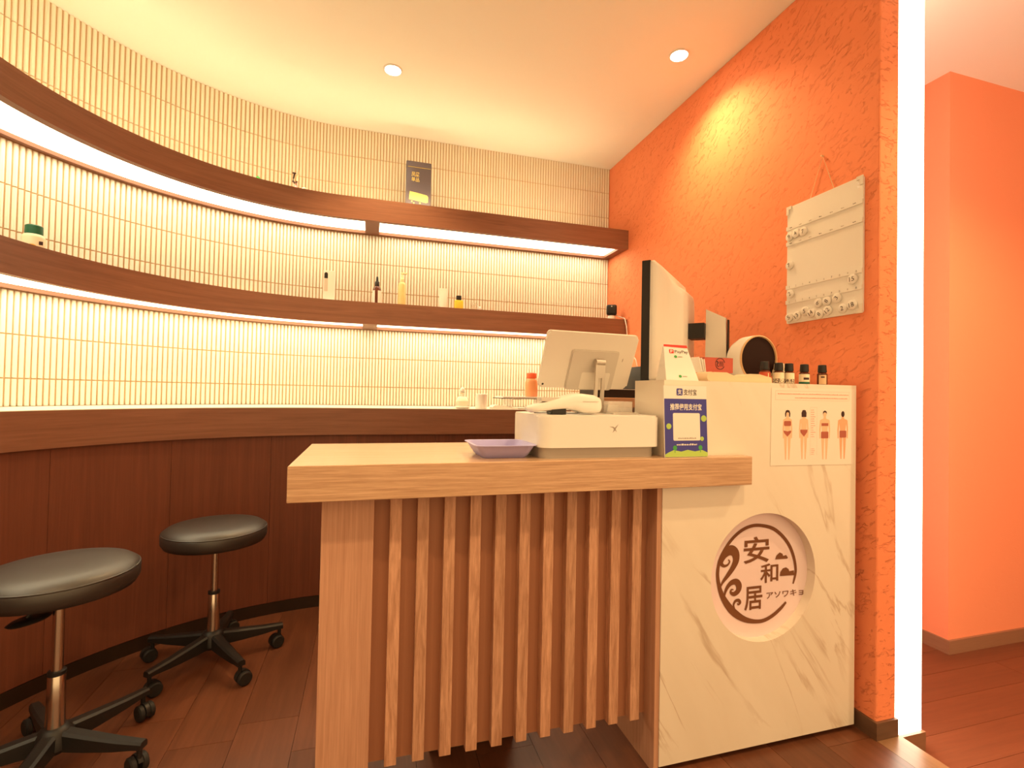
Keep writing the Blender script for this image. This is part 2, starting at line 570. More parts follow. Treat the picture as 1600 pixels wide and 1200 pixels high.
# corridor walls
struct('wall_corridor', box(2.62, 4.6, 1.645, 4.9, -0.1, 2.671), ORANGE_SMOOTH, 'smooth orange wall corner across the corridor')
bb = bmesh.new()
prism(bb, [(2.609, 4.9), (2.609, 1.634), (4.6, 1.634), (4.6, 1.6448), (2.6198, 1.6448), (2.6198, 4.9)], ZF, ZF + 0.062)
struct('baseboard_corridor', bb, SKIRT_PALE, 'brown baseboard of the corridor wall')
struct('wall_corridor_end', box(1.5, 2.62, 4.7, 4.8, -0.1, 2.671), ORANGE_SMOOTH, 'orange wall at the far end of the corridor')

struct('wall_corridor_right', box(4.5, 4.6, YB, 1.645, -0.1, 2.671), ORANGE_SMOOTH, 'orange wall on the far right side of the corridor')

# curved wall behind the tiles
S_END = XW - WALLC[0] + WALLC[2] * PI / 2 + (WALLC[1] - YB)
bw = bmesh.new()
inn = [wall_at(S_END * k / 90, 0.0)[0] for k in range(91)]
out = [wall_at(S_END * k / 90, -0.12)[0] for k in range(91)]
band(bw, [(p.x, p.y) for p in inn], [(p.x, p.y) for p in out], -0.08, ZC)
wall_back = struct('wall_back', bw, GROUT, 'curved wall clad in slim cream finger tiles', smooth=True)

# finger tiles: three bays between ceiling, shelves and counter
RH = 0.175
SA, PA, PB = 2.15, 0.0185, 0.0218        # tiles are laid closer on the straight run than on the bend
NA = int(SA / PA)
def col_s(c):
    return ((c + 0.5) * PA, PA) if c < NA else (NA * PA + (c - NA + 0.5) * PB, PB)
SHELVES = ((2.053, 2.176), (1.469, 1.592))
bays = ((ZC - 0.002, 2.150), (2.053 + 0.02, 1.565), (1.469 + 0.02, 1.006))
rows = []
for zt, zb in ((ZC, 2.160), (2.053, 1.580), (1.469, 1.0055)):
    z = zt
    while z - 0.02 > zb:
        z2 = max(z - RH, zb)
        rows.append((z2 + 0.0026, z - 0.0026))
        z -= RH
def tile_geo(TW):
    """a glazed finger tile: gently domed front; local x along the wall, -y to the room"""
    prof = [(-TW / 2, 0.0), (-TW / 2, -0.0040), (-TW * 0.33, -0.0072), (0, -0.0084), (TW * 0.33, -0.0072), (TW / 2, -0.0040), (TW / 2, 0.0)]
    return prof
def proj(w):
    d = Vector(w) - EYE
    zf = d.dot(_f)
    return 800 + 767.246 * d.dot(_r) / zf, 600 - 767.246 * d.dot(_u) / zf, zf
cand = []
ncol = NA + int((S_END - 1.6 - NA * PA) / PB)
for c in range(ncol):
    s, pit = col_s(c)
    p, n = wall_at(s, 0.0)
    for ri, (z0, z1) in enumerate(rows):
        zc = (z0 + z1) / 2
        px, py, zf = proj((p.x, p.y, zc))
        vis = zf > 0.3 and 2 < px < 1598 and 2 < py < 1198
        if vis:
            for sb, st in SHELVES:
                zz = EYE.z + (zc - EYE.z) * 0.88
                if sb < zz < st:
                    vis = False
        if vis and 806 < px and py > 515:
            vis = False
        area = (z1 - z0) * (n.dot((EYE - p).normalized())) / zf ** 2 if vis else -1
        cand.append((area, c, ri))
cand.sort(reverse=True)
single = set((c, r) for a, c, r in cand[:300] if a > 0)
tmesh = {}
def tile_bm(bm, z0, z1, M, pit):
    prof = tile_geo(pit * 0.70)
    a = [bm.verts.new(M @ Vector((x, y, z0))) for x, y in prof]
    b = [bm.verts.new(M @ Vector((x, y, z1))) for x, y in prof]
    for k in range(len(prof) - 1):
        f = bm.faces.new((a[k], a[k + 1], b[k + 1], b[k]))
    bm.faces.new(b); bm.faces.new(list(reversed(a)))
rest = bmesh.new()
for area, c, ri in cand:
    s, pit = col_s(c)
    p, n = wall_at(s, 0.0)
    z0, z1 = rows[ri]
    ang = math.atan2(n.x, -n.y)
    M = Matrix.Translation(p) @ Matrix.Rotation(ang, 4, 'Z')
    if (c, ri) in single:
        key = (round(z1 - z0, 4), pit)
        if key not in tmesh:
            b1 = bmesh.new(); tile_bm(b1, 0, z1 - z0, Matrix(), pit)
            tmesh[key] = to_mesh('tile', b1, TILE)
        o = inst('tile', tmesh[key], (p.x, p.y, z0), wall_back, ang)
    else:
        tile_bm(rest, z0, z1, M, pit)
o = mk('tile_field', rest, TILE, wall_back)
o['kind'] = 'stuff'; o['label'] = 'remaining cream finger tiles of the curved wall'

# ================================================================== SHELVES WITH LIGHT PANELS
FR = (-0.15, 1.79, 1.07)
SH_END = 0.35
def slice_plan(pts, i0, i1):
    return pts[i0:i1]
def shelf(name, z0, z1, label, uplight=False):
    t = thing(name, label, 'shelf', (0.0, 3.0, z0))
    fr = plan(*FR, SH_END, XW - 0.001)
    bk = plan(WALLC[0], WALLC[1], WALLC[2] - 0.009, SH_END, XW - 0.001)
    mid = lambda A, B, f: [(a[0] + (b[0] - a[0]) * f, a[1] + (b[1] - a[1]) * f) for a, b in zip(A, B)]
    th = 0.022
    mk('top_board', band(bmesh.new(), mid(fr, bk, 0.065), bk, z1 - th, z1 - 0.0005), WALNUT_H, t, smooth=True)
    i_seam = 13
    f2 = mid(fr, bk, 0.105)
    mk('fascia', band(bmesh.new(), fr[:i_seam + 1], mid(fr, bk, 0.06)[:i_seam + 1], z0, z1), WALNUT_H, t, smooth=True)
    mk('fascia', band(bmesh.new(), fr[i_seam:], mid(fr, bk, 0.06)[i_seam:], z0, z1), WALNUT_H, t, smooth=True)
    mk('front_lip', band(bmesh.new(), mid(fr, bk, 0.061), mid(fr, bk, 0.125), z0 + 0.001, z0 + 0.016), WALNUT_H, t, smooth=True)
    mk('back_lip', band(bmesh.new(), mid(fr, bk, 0.90), bk, z0, z0 + 0.018), WALNUT_H, t, smooth=True)
    # divider under the seam, closing piece at the right-hand wall
    mk('divider', box(-0.045, 0.035, 2.885, YW - 0.035, z0 + 0.0008, z1 - th), WALNUT_H, t)
    mk('end_piece', box(XW - 0.055, XW - 0.001, 2.885, YW - 0.035, z0 + 0.0008, z1 - th), WALNUT_H, t)
    A, B = mid(fr, bk, 0.11), mid(fr, bk, 0.91)
    xs = [p[0] for p in A]
    def panel(sel):
        bm = bmesh.new()
        band(bm, [A[i] for i in sel], [B[i] for i in sel], z0 + 0.017, z0 + 0.024)
        return bm
    right = [i for i in range(len(A)) if A[i][0] > 0.03]
    left = [i for i in range(len(A)) if A[i][0] < -0.04]
    bm = bmesh.new(); addbox(bm, 0.0355, XW - 0.0555, A[0][1], B[0][1], z0 + 0.017, z0 + 0.024)
    mk('light_panel', bm, LED, t, label='glowing white light panel')
    aa, bb_ = (-0.0455, A[0][1]), (-0.0455, B[0][1])
    A2 = [aa] + [A[i] for i in left]; B2 = [bb_] + [B[i] for i in left]
    mk('light_panel', band(bmesh.new(), A2, B2, z0 + 0.017, z0 + 0.024), LED, t, smooth=True, label='glowing white light panel')
    if uplight:
        mk('added_uplight', band(bmesh.new(), mid(fr, bk, 0.14)[2:-1], mid(fr, bk, 0.235)[2:-1], z1, z1 + 0.003), ADDED_UPLIGHT, t, smooth=True, label='unseen light strip added along the front of the shelf top')
    return t
shelf('wall_shelf', 2.053, 2.176, 'upper curved walnut shelf with lit underside, below the ceiling', True)
shelf('wall_shelf', 1.469, 1.592, 'lower curved walnut shelf with lit underside, holding the skincare bottles')

# ================================================================== BACK COUNTER (fascia, doors, worktop)
BC = (-0.12, 1.48, 1.18)
ZT = 1.004
def back_counter():
    t = thing('back_cabinet', 'curved walnut cabinet run with plain doors beneath the tiled wall', 'cabinet', (0.0, 2.8, 0.0))
    yend = 0.35
    f0 = plan(*BC, yend, XW - 0.001)
    bk = plan(WALLC[0], WALLC[1], WALLC[2] - 0.010, yend, XW - 0.001)
    fa = plan(BC[0], BC[1], BC[2] + 0.022, yend, XW - 0.001)
    fd = plan(BC[0], BC[1], BC[2] + 0.016, yend, XW - 0.001)
    fe = plan(BC[0], BC[1], BC[2] + 0.034, yend, XW - 0.001)
    fk = plan(BC[0], BC[1], BC[2] + 0.022, yend, XW - 0.001)
    mk('carcass', band(bmesh.new(), fe, bk, 0.0, ZT - 0.022), mat('cabinet_carcass', (0.03, 0.014, 0.008), 0.7), t, smooth=True)
    mk('toe_kick', band(bmesh.new(), fd, fe, 0.0, 0.056), KICK, t, smooth=True)
    mk('fascia', band(bmesh.new(), f0, fe, 0.868, ZT - 0.0005), WALNUT_H, t, smooth=True)
    # doors between toe kick and fascia, cut at equal steps along the front line
    L1 = XW - BC[0]; R = BC[2] + 0.016
    def at(s, extra=0.0):
        if s < L1:
            return (XW - 0.001 - s, BC[1] + R + extra)
        a = (s - L1) / R
        if a < PI / 2:
            return (BC[0] - (R + extra) * math.sin(a), BC[1] + (R + extra) * math.cos(a))
        return (BC[0] - R - extra, BC[1] - (s - L1 - R * PI / 2))
    edges = [0.0, 0.44, XW - 0.761, XW - 0.3535, XW + 0.0507]
    while edges[-1] < 3.9:
        edges.append(edges[-1] + 0.405)
    for a, b in zip(edges, edges[1:]):
        n = 9
        F = [at(a + 0.0006 + (b - a - 0.0012) * k / n) for k in range(n + 1)]
        G = [at(a + 0.0006 + (b - a - 0.0012) * k / n, 0.0175) for k in range(n + 1)]
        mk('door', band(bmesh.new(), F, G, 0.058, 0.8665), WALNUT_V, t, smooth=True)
    w = mk('worktop', band(bmesh.new(), f0, bk, ZT, ZT + 0.002), mat('cream_laminate', (0.80, 0.74, 0.63), 0.35), None, smooth=True, loc=(0, 2.8, ZT))
    tag(w, 'long curved cream worktop at the foot of the tiled wall', 'worktop')
back_counter()

# ================================================================== CEILING DOWNLIGHTS
def downlight(x, y, z, label, watts=P_SPOT, size=100, blend=0.55):
    t = thing('downlight', label, 'ceiling light', (x, y, z), 'recessed ceiling downlights')
    M = Matrix.Translation((x, y, z))
    bm = bmesh.new()
    n = 28
    prof = [(0.047, -0.0002), (0.047, -0.004), (0.043, -0.006), (0.039, -0.005), (0.037, -0.0002)]
    rings = [[bm.verts.new(M @ Vector((r * math.cos(2 * PI * k / n), r * math.sin(2 * PI * k / n), zz))) for k in range(n)] for r, zz in prof]
    for a, b in zip(rings, rings[1:]):
        for k in range(n):
            bm.faces.new((a[k], a[(k + 1) % n], b[(k + 1) % n], b[k]))
    mk('trim_ring', bm, WHITE, t, smooth=True)
    mk('lens', lathe(bmesh.new(), [(0.0365, -0.0004), (0.0365, -0.003), (0.02, -0.0045), (0, -0.005)], 28, M), LAMP, t, smooth=True, label='glowing round lens')
    ld = bpy.data.lights.new('downlight_beam', 'SPOT')
    ld.energy = watts; ld.color = WARM
    ld.spot_size = math.radians(size); ld.spot_blend = blend; ld.shadow_soft_size = 0.03
    lo = bpy.data.objects.new('downlight_beam', ld)
    COL.objects.link(lo); lo.parent = t; lo.location = (0, 0, -0.012)
    return t
downlight(0.076, 2.501, ZC, 'recessed round downlight in the ceiling nearest the curved tiled wall')
downlight(1.359, 1.976, ZC, 'recessed round downlight in the ceiling nearest the orange wall', 45, 138, 0.85)
downlight(-0.45, 0.25, ZC, 'recessed round downlight over the way in front of the counter, left')
downlight(0.95, 0.20, ZC, 'recessed round downlight over the way in front of the counter, right')
downlight(2.25, 0.55, 2.671, 'unseen round downlight added in the corridor ceiling', 90, 135)  # added out of view to brighten the corridor wall and floor

# ================================================================== LIGHT COLUMN
t = thing('light_column', 'tall glowing white light column at the end of the orange wall', 'light', (1.752, 1.27, ZF))
mk('diffuser', box(1.6915, 1.810, 1.214, 1.330, -0.008, 2.6700, bev=0.003), COLUMN, t, label='glowing white acrylic box')
mk('plinth', box(1.7010, 1.818, 1.206, 1.338, ZF, -0.0085), SKIRT_PALE, t, label='small brown plinth')

# ================================================================== MARBLE PEDESTAL WITH ROUND EMBLEM
HB = 1.147
BX0, BX1, BY0, BY1 = 0.836, 1.578, 1.267, 1.432
def pedestal():
    t = thing('reception_pedestal', 'white veined marble pedestal with a round recessed brown emblem', 'pedestal', (1.2, 1.35, 0))
    cx, cz, R, n = 1.208, 0.536, 0.2005, 64
    z0 = 0.018
    bm = bmesh.new()
    # front face with a round hole
    outer = []
    for k in range(n):
        a = 2 * PI * k / n
        dx, dz = math.cos(a), math.sin(a)
        tx = ((BX1 - cx) if dx > 0 else (BX0 - cx)) / dx if abs(dx) > 1e-9 else 1e9
        tz = ((HB - cz) if dz > 0 else (z0 - cz)) / dz if abs(dz) > 1e-9 else 1e9
        q = min(tx, tz)
        outer.append([cx + dx * q, cz + dz * q])
    for c in ((BX0, z0), (BX1, z0), (BX1, HB), (BX0, HB)):
        k = min(range(n), key=lambda i: (outer[i][0] - c[0]) ** 2 + (outer[i][1] - c[1]) ** 2)
        outer[k] = [c[0], c[1]]
    vo = [bm.verts.new((x, BY0, z)) for x, z in outer]
    vi = [bm.verts.new((cx + R * math.cos(2 * PI * k / n), BY0, cz + R * math.sin(2 * PI * k / n))) for k in range(n)]
    vb = [bm.verts.new((cx + R * math.cos(2 * PI * k / n), BY0 + 0.032, cz + R * math.sin(2 * PI * k / n))) for k in range(n)]
    for k in range(n):
        k2 = (k + 1) % n
        bm.faces.new((vo[k], vo[k2], vi[k2], vi[k]))
        bm.faces.new((vi[k], vi[k2], vb[k2], vb[k]))
    # rest of the shell: an L in plan, deeper behind its right-hand part
    ring = [(BX0, BY0), (BX0, BY1), (1.03, BY1), (1.03, 1.70), (BX1, 1.70), (BX1, BY0)]
    lo = [bm.verts.new((x, y, z0)) for x, y in ring]; hi = [bm.verts.new((x, y, HB)) for x, y in ring]
    for k in range(len(ring) - 1):
        bm.faces.new((lo[k], lo[k + 1], hi[k + 1], hi[k]))
    bm.faces.new(hi); bm.faces.new(list(reversed(lo)))
    mk('marble_body', bm, MARBLE, t, smooth=True)
    mk('shadow_plinth', box(BX0 + 0.02, BX1 - 0.006, BY0 + 0.03, 1.69, 0.0, z0), DARKGAP, t)  # recessed base, the shadow under the marble put into its near-black colour
    d = mk('emblem_disc', lathe(bmesh.new(), [(R, 0), (R, 0.004)], 64, frame((cx, BY0 + 0.0325, cz), (1, 0, 0), (0, 0, 1)) @ Matrix.Translation((0, 0, -0.002))), DISC, t, label='pinkish white recessed emblem disc')
    M = frame((0, BY0 + 0.0300, 0), (1, 0, 0), (0, 0, 1))
    bm = bmesh.new()
    S = {
     'ring': [(1.3498, 0.492, 0.0058), (1.3574, 0.5164, 0.0092), (1.3597, 0.5413, 0.01), (1.3514, 0.5795, 0.0109), (1.3326, 0.6184, 0.0117), (1.3036, 0.6515, 0.0116), (1.2673, 0.6765, 0.0116), (1.2265, 0.6883, 0.0107), (1.1865, 0.6905, 0.0106), (1.1472, 0.6794, 0.0105), (1.1134, 0.6573, 0.0104), (1.085, 0.6271, 0.0104), (1.064, 0.5928, 0.0111), (1.056, 0.5577, 0.0119), (1.0579, 0.5259, 0.0127), (1.0703, 0.4851, 0.0167), (1.0947, 0.447, 0.0223), (1.124, 0.418, 0.0232), (1.1608, 0.396, 0.0177), (1.2004, 0.3856, 0.013), (1.2354, 0.3858, 0.0122), (1.2707, 0.3984, 0.0123), (1.3013, 0.4178, 0.0116), (1.3217, 0.4352, 0.0075)],
     'wave_a': [(1.0639, 0.5016, 0.004), (1.0745, 0.5205, 0.0088), (1.0934, 0.5407, 0.0144), (1.1123, 0.5632, 0.0184), (1.1241, 0.5863, 0.0233), (1.1204, 0.6086, 0.0289), (1.1033, 0.6187, 0.032), (1.0843, 0.6092, 0.024), (1.0711, 0.5923, 0.0175), (1.0689, 0.5793, 0.0135), (1.0795, 0.5709, 0.0088), (1.0929, 0.5739, 0.0064), (1.1, 0.5833, 0.0048), (1.0941, 0.5898, 0.0032)],
     'wave_b': [(1.0836, 0.454, 0.004), (1.0814, 0.4761, 0.0064), (1.0892, 0.4992, 0.0112), (1.1057, 0.5157, 0.0152), (1.125, 0.518, 0.0201), (1.1359, 0.505, 0.0217), (1.1327, 0.4892, 0.0177), (1.1183, 0.4806, 0.0144), (1.1061, 0.4857, 0.0088), (1.107, 0.4944, 0.0056), (1.1157, 0.4944, 0.0032)],
     'wave_c': [(1.1239, 0.426, 0.004), (1.1164, 0.4448, 0.0064), (1.1234, 0.4581, 0.0088), (1.1355, 0.4589, 0.0104), (1.1405, 0.4512, 0.0096), (1.1347, 0.4461, 0.0056), (1.1298, 0.4506, 0.0024)]}
    for i, (kk, v) in enumerate(S.items()):
        stroke(bm, v, M, 0.0005 + 0.00006 * i)
    mk('ring_and_waves', bm, BROWN_INK, d)
    bm = bmesh.new()
    flat(bm, [(1.2762, 0.5768), (1.2812, 0.5889), (1.2939, 0.5983), (1.3053, 0.5933), (1.3085, 0.586), (1.3199, 0.5881), (1.3278, 0.5792), (1.3252, 0.5757)], M, 0.0006)
    mk('cloud', bm, BROWN_INK, d)
    bm = bmesh.new()
    flat(bm, [(1.2959, 0.5216), (1.2973, 0.5339), (1.3074, 0.5455), (1.3204, 0.5478), (1.3309, 0.5415), (1.3336, 0.5342), (1.3519, 0.5356), (1.3547, 0.52)], M, 0.0007)
    mk('cloud', bm, BROWN_INK, d)
    text('lettering', '安', (1.153, 0.571, 1.253, 0.655), BROWN_INK, d, M, bold=0.015)
    text('lettering', '和', (1.2185, 0.5045, 1.2895, 0.566), BROWN_INK, d, M, bold=0.015)
    text('lettering', '居', (1.1575, 0.423, 1.227, 0.498), BROWN_INK, d, M, bold=0.015)
    text('lettering', 'アソワキョ', (1.243, 0.4525, 1.392, 0.474), BROWN_INK, d, M, bold=0.012)
    return t
pedestal()

# ================================================================== OAK RECEPTION COUNTER
CT, CB = 0.921, 0.836
def counter():
    t = thing('reception_counter', 'pale oak reception counter with vertical slat front and thick top', 'counter', (0.45, 1.4, 0))
    poly = [(-0.176, 1.227), (1.1195, 1.227), (1.1195, 1.2662), (0.8352, 1.2662), (0.8352, 1.72), (-0.176, 1.72)]
    bm = bmesh.new()
    prism(bm, poly, CB, CT)
    bmesh.ops.bevel(bm, geom=[e for e in bm.edges], offset=0.0016, segments=1, affect='EDGES')
    o = mk('worktop', bm, OAK_H, t)
    o.data.materials.append(OAK_TOP)
    for p in o.data.polygons:
        if p.normal.z > 0.9:
            p.material_index = 1
    mk('end_post', box(-0.105, 0.0195, 1.290, 1.335, 0.0, CB, bev=0.001, seg=1), OAK_V, t)
    mk('end_panel', box(-0.105, -0.070, 1.3355, 1.690, 0.0, CB), OAK_V, t)
    mk('backing_panel', box(0.020, 0.8195, 1.325, 1.340, 0.144, CB), OAK_BACK, t)
    sl = to_mesh('slat', box(-0.015, 0.015, 0.0, 0.030, 0.0, CB - 0.146, bev=0.0008, seg=1), OAK_SLAT)
    for k in range(11):
        inst('slat', sl, (0.0735 + 0.0697 * k, 1.2948, 0.146), t)
    mk('side_board', box(0.820, 0.8355, 1.270, 1.560, 0.0, CB), OAK_V, t, label='oak board against the pedestal side')
    return t
counter()
# storage box in the dark under the counter
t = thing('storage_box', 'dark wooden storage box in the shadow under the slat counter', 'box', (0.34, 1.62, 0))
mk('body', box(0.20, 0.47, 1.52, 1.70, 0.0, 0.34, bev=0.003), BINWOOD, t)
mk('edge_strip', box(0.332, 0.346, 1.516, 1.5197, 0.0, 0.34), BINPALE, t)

# ================================================================== STOOLS
def stool(x, y, rot, label, lever_ang, top=0.532):
    t = thing('rolling_stool', label, 'stool', (x, y, 0), 'rolling stools behind the counter')
    O = Matrix.Translation((x, y, 0))
    R = 0.186
    zb = top - 0.080
    seat = lathe(bmesh.new(), [(0.03, zb + 0.002), (R - 0.03, zb), (R - 0.010, zb + 0.006), (R - 0.001, zb + 0.022), (R, top - 0.030), (R - 0.006, top - 0.018), (R - 0.02, top - 0.008), (R - 0.055, top - 0.001), (0.06, top), (0, top)], 48, O)
    s = mk('seat', seat, LEATHER, t, smooth='all')
    pp = [(x + (R - 0.0035) * math.cos(2 * PI * k / 48), y + (R - 0.0035) * math.sin(2 * PI * k / 48), top - 0.0235) for k in range(49)]
    mk('piping', tube(bmesh.new(), pp, 0.0028, 6), LEATHER, s, smooth='all')
    mk('seat_plate', lathe(bmesh.new(), [(0.075, zb - 0.010), (0.08, zb - 0.002), (0.05, zb + 0.004)], 24, O), BLACK, t, smooth=True)
    mk('gas_rod', lathe(bmesh.new(), [(0.0135, 0.26), (0.0135, zb - 0.004)], 20, O), CHROME, t, smooth=True)
    mk('column', lathe(bmesh.new(), [(0.0235, 0.095), (0.0215, 0.20), (0.0205, 0.276), (0.018, 0.28)], 20, O), CHROME, t, smooth=True)
    mk('collar', lathe(bmesh.new(), [(0.0215, 0.274), (0.0215, 0.284), (0.0145, 0.286)], 20, O), BLACK, t, smooth=True)
    mk('hub', lathe(bmesh.new(), [(0.036, 0.062), (0.046, 0.075), (0.043, 0.112), (0.030, 0.127), (0.024, 0.130)], 24, O), BLACK, t, smooth=True)
    Lr = 0.245
    for k in range(5):
        a = rot + 2 * PI * k / 5
        Mk = O @ Matrix.Rotation(a, 4, 'Z')
        bm = bmesh.new()
        secs = [(0.025, 0.020, 0.068, 0.120), (0.10, 0.019, 0.068, 0.110), (0.18, 0.0165, 0.070, 0.100), (Lr - 0.015, 0.0145, 0.074, 0.096), (Lr + 0.012, 0.0135, 0.074, 0.094)]
        rings = []
        for d, w, za, zb2 in secs:
            rings.append([bm.verts.new(Mk @ Vector((d, sx * w, zz))) for sx, zz in ((-1, za), (1, za), (1, zb2 - 0.006), (0.62, zb2), (-0.62, zb2), (-1, zb2 - 0.006))])
        for A, Bq in zip(rings, rings[1:]):
            for i in range(6):
                bm.faces.new((A[i], A[(i + 1) % 6], Bq[(i + 1) % 6], Bq[i]))
        bm.faces.new(rings[0]); bm.faces.new(list(reversed(rings[-1])))
        mk('leg', bm, BLACK, t, smooth=True)
        # twin wheel caster with its hood
        sw = rot * 1.7 + k * 1.9
        Mc = Mk @ Matrix.Translation((Lr, 0, 0)) @ Matrix.Rotation(sw, 4, 'Z')
        bm = bmesh.new()
        lathe(bm, [(0.007, 0.045), (0.007, 0.076)], 10, Mc)
        hood = [(0.026 * math.cos(math.radians(an)) - 0.012, 0.027 + 0.026 * math.sin(math.radians(an))) for an in range(20, 201, 20)]
        hood += [(0.02 * math.cos(math.radians(an)) - 0.012, 0.027 + 0.02 * math.sin(math.radians(an))) for an in range(200, 19, -20)]
        prism(bm, hood, -0.006, 0.006, Mc @ Matrix(((1, 0, 0, 0), (0, 0, 1, 0), (0, 1, 0, 0), (0, 0, 0, 1))))
        c = mk('caster', bm, BLACK, t, smooth=True)
        for sy in (-1, 1):
            W = Mc @ Matrix.Translation((-0.012, sy * 0.0145, 0.0252)) @ Matrix.Rotation(PI / 2, 4, 'X')
            mk('wheel', lathe(bmesh.new(), [(0.010, -0.0085), (0.021, -0.0085), (0.0252, -0.005), (0.0252, 0.005), (0.021, 0.0085), (0.010, 0.0085)], 22, W), BLACK_SOFT, c, smooth=True)
    if lever_ang is not None:
        d = Vector((math.cos(lever_ang), math.sin(lever_ang), 0))
        p0 = Vector((x, y, zb - 0.012)) + d * 0.02
        bm = tube(bmesh.new(), [p0, p0 + d * 0.02 + Vector((0, 0, -0.012)), p0 + d * 0.045 + Vector((0, 0, -0.045))], 0.005, 8)
        lv = mk('lever', bm, BLACK, t, smooth=True)
        Mp = Matrix.Translation(p0 + d * 0.040 + Vector((0, 0, -0.052))) @ Matrix.Rotation(lever_ang + 0.6, 4, 'Z') @ Matrix.Diagonal((1.0, 0.55, 1, 1))
        mk('paddle', lathe(bmesh.new(), [(0.02, -0.006), (0.048, -0.005), (0.054, 0), (0.046, 0.005), (0.02, 0.007)], 24, Mp), BLACK, lv, smooth=True)
    return t
stool(-0.578, 2.235, math.radians(-54), 'smaller looking black rolling stool farther off, against the walnut cabinet', None, 0.555)
stool(-0.835, 1.715, math.radians(-17), 'black rolling stool nearer the camera, cut by the left picture edge', math.radians(205), 0.588)

# ================================================================== THINGS ON THE COUNTER
# cash drawer / receipt printer base
def cash_drawer():
    t = thing('cash_drawer', 'white rounded cash drawer base on the oak counter beside the pedestal', 'cash drawer', (0.64, 1.39, CT))
    bm = bmesh.new()
    prism(bm, rrect(0.455, 1.268, 0.812, 1.525, 0.03, 6), CT, CT + 0.032)
    mk('foot', bm, mat('taupe_plastic', (0.40, 0.35, 0.30), 0.45), t, smooth=True)
    bm = bmesh.new()
    prism(bm, rrect(0.448, 1.254, 0.824, 1.530, 0.036, 7), CT + 0.0305, CT + 0.119)
    es = [e for e in bm.edges if all(v.co.z > CT + 0.118 for v in e.verts)]
    bmesh.ops.bevel(bm, geom=es, offset=0.004, segments=2, affect='EDGES')
    b = mk('body', bm, WHITE, t, smooth=True)
    M = frame((0, 1.2538, 0), (1, 0, 0), (0, 0, 1))
    bm = bmesh.new()
    cx, cz = 0.668, CT + 0.083
    flat(bm, [(cx - 0.016, cz + 0.006), (cx - 0.004, cz + 0.003), (cx - 0.001, cz - 0.002), (cx - 0.006, cz - 0.012), (cx + 0.002, cz - 0.004), (cx + 0.008, cz - 0.010), (cx + 0.004, cz - 0.001), (cx + 0.013, cz + 0.013), (cx + 0.001, cz + 0.003), (cx - 0.004, cz + 0.006)], M, 0.0004)
    mk('star_mark', bm, GREY_INK, b)
    # clear tray and slots on top
    mk('card_tray', box(0.72, 0.808, 1.36, 1.48, CT + 0.1195, CT + 0.124), GREYWHITE, b)
    mk('printer_slot', box(0.48, 0.64, 1.40, 1.41, CT + 0.1192, CT + 0.1215), DARKGAP, b)
cash_drawer()
# acrylic clip box on the drawer
t = thing('acrylic_box', 'small clear acrylic box on top of the white cash drawer', 'box', (0.765, 1.42, CT + 0.124))
bm = bmesh.new()
zb = CT + 0.1242
for a in ((0.722, 0.806, 1.395, 1.397, zb, zb + 0.034), (0.722, 0.806, 1.455, 1.457, zb, zb + 0.034), (0.722, 0.724, 1.397, 1.455, zb, zb + 0.034), (0.804, 0.806, 1.397, 1.455, zb, zb + 0.034), (0.724, 0.804, 1.397, 1.455, zb, zb + 0.002)):
    addbox(bm, *a)
mk('walls', bm, mat('clear_acrylic', (0.9, 0.86, 0.8), 0.1, alpha=0.28), t)
mk('grey_card', box(0.730, 0.770, 1.42, 1.43, zb + 0.0022, zb + 0.022), GREYWHITE, t)

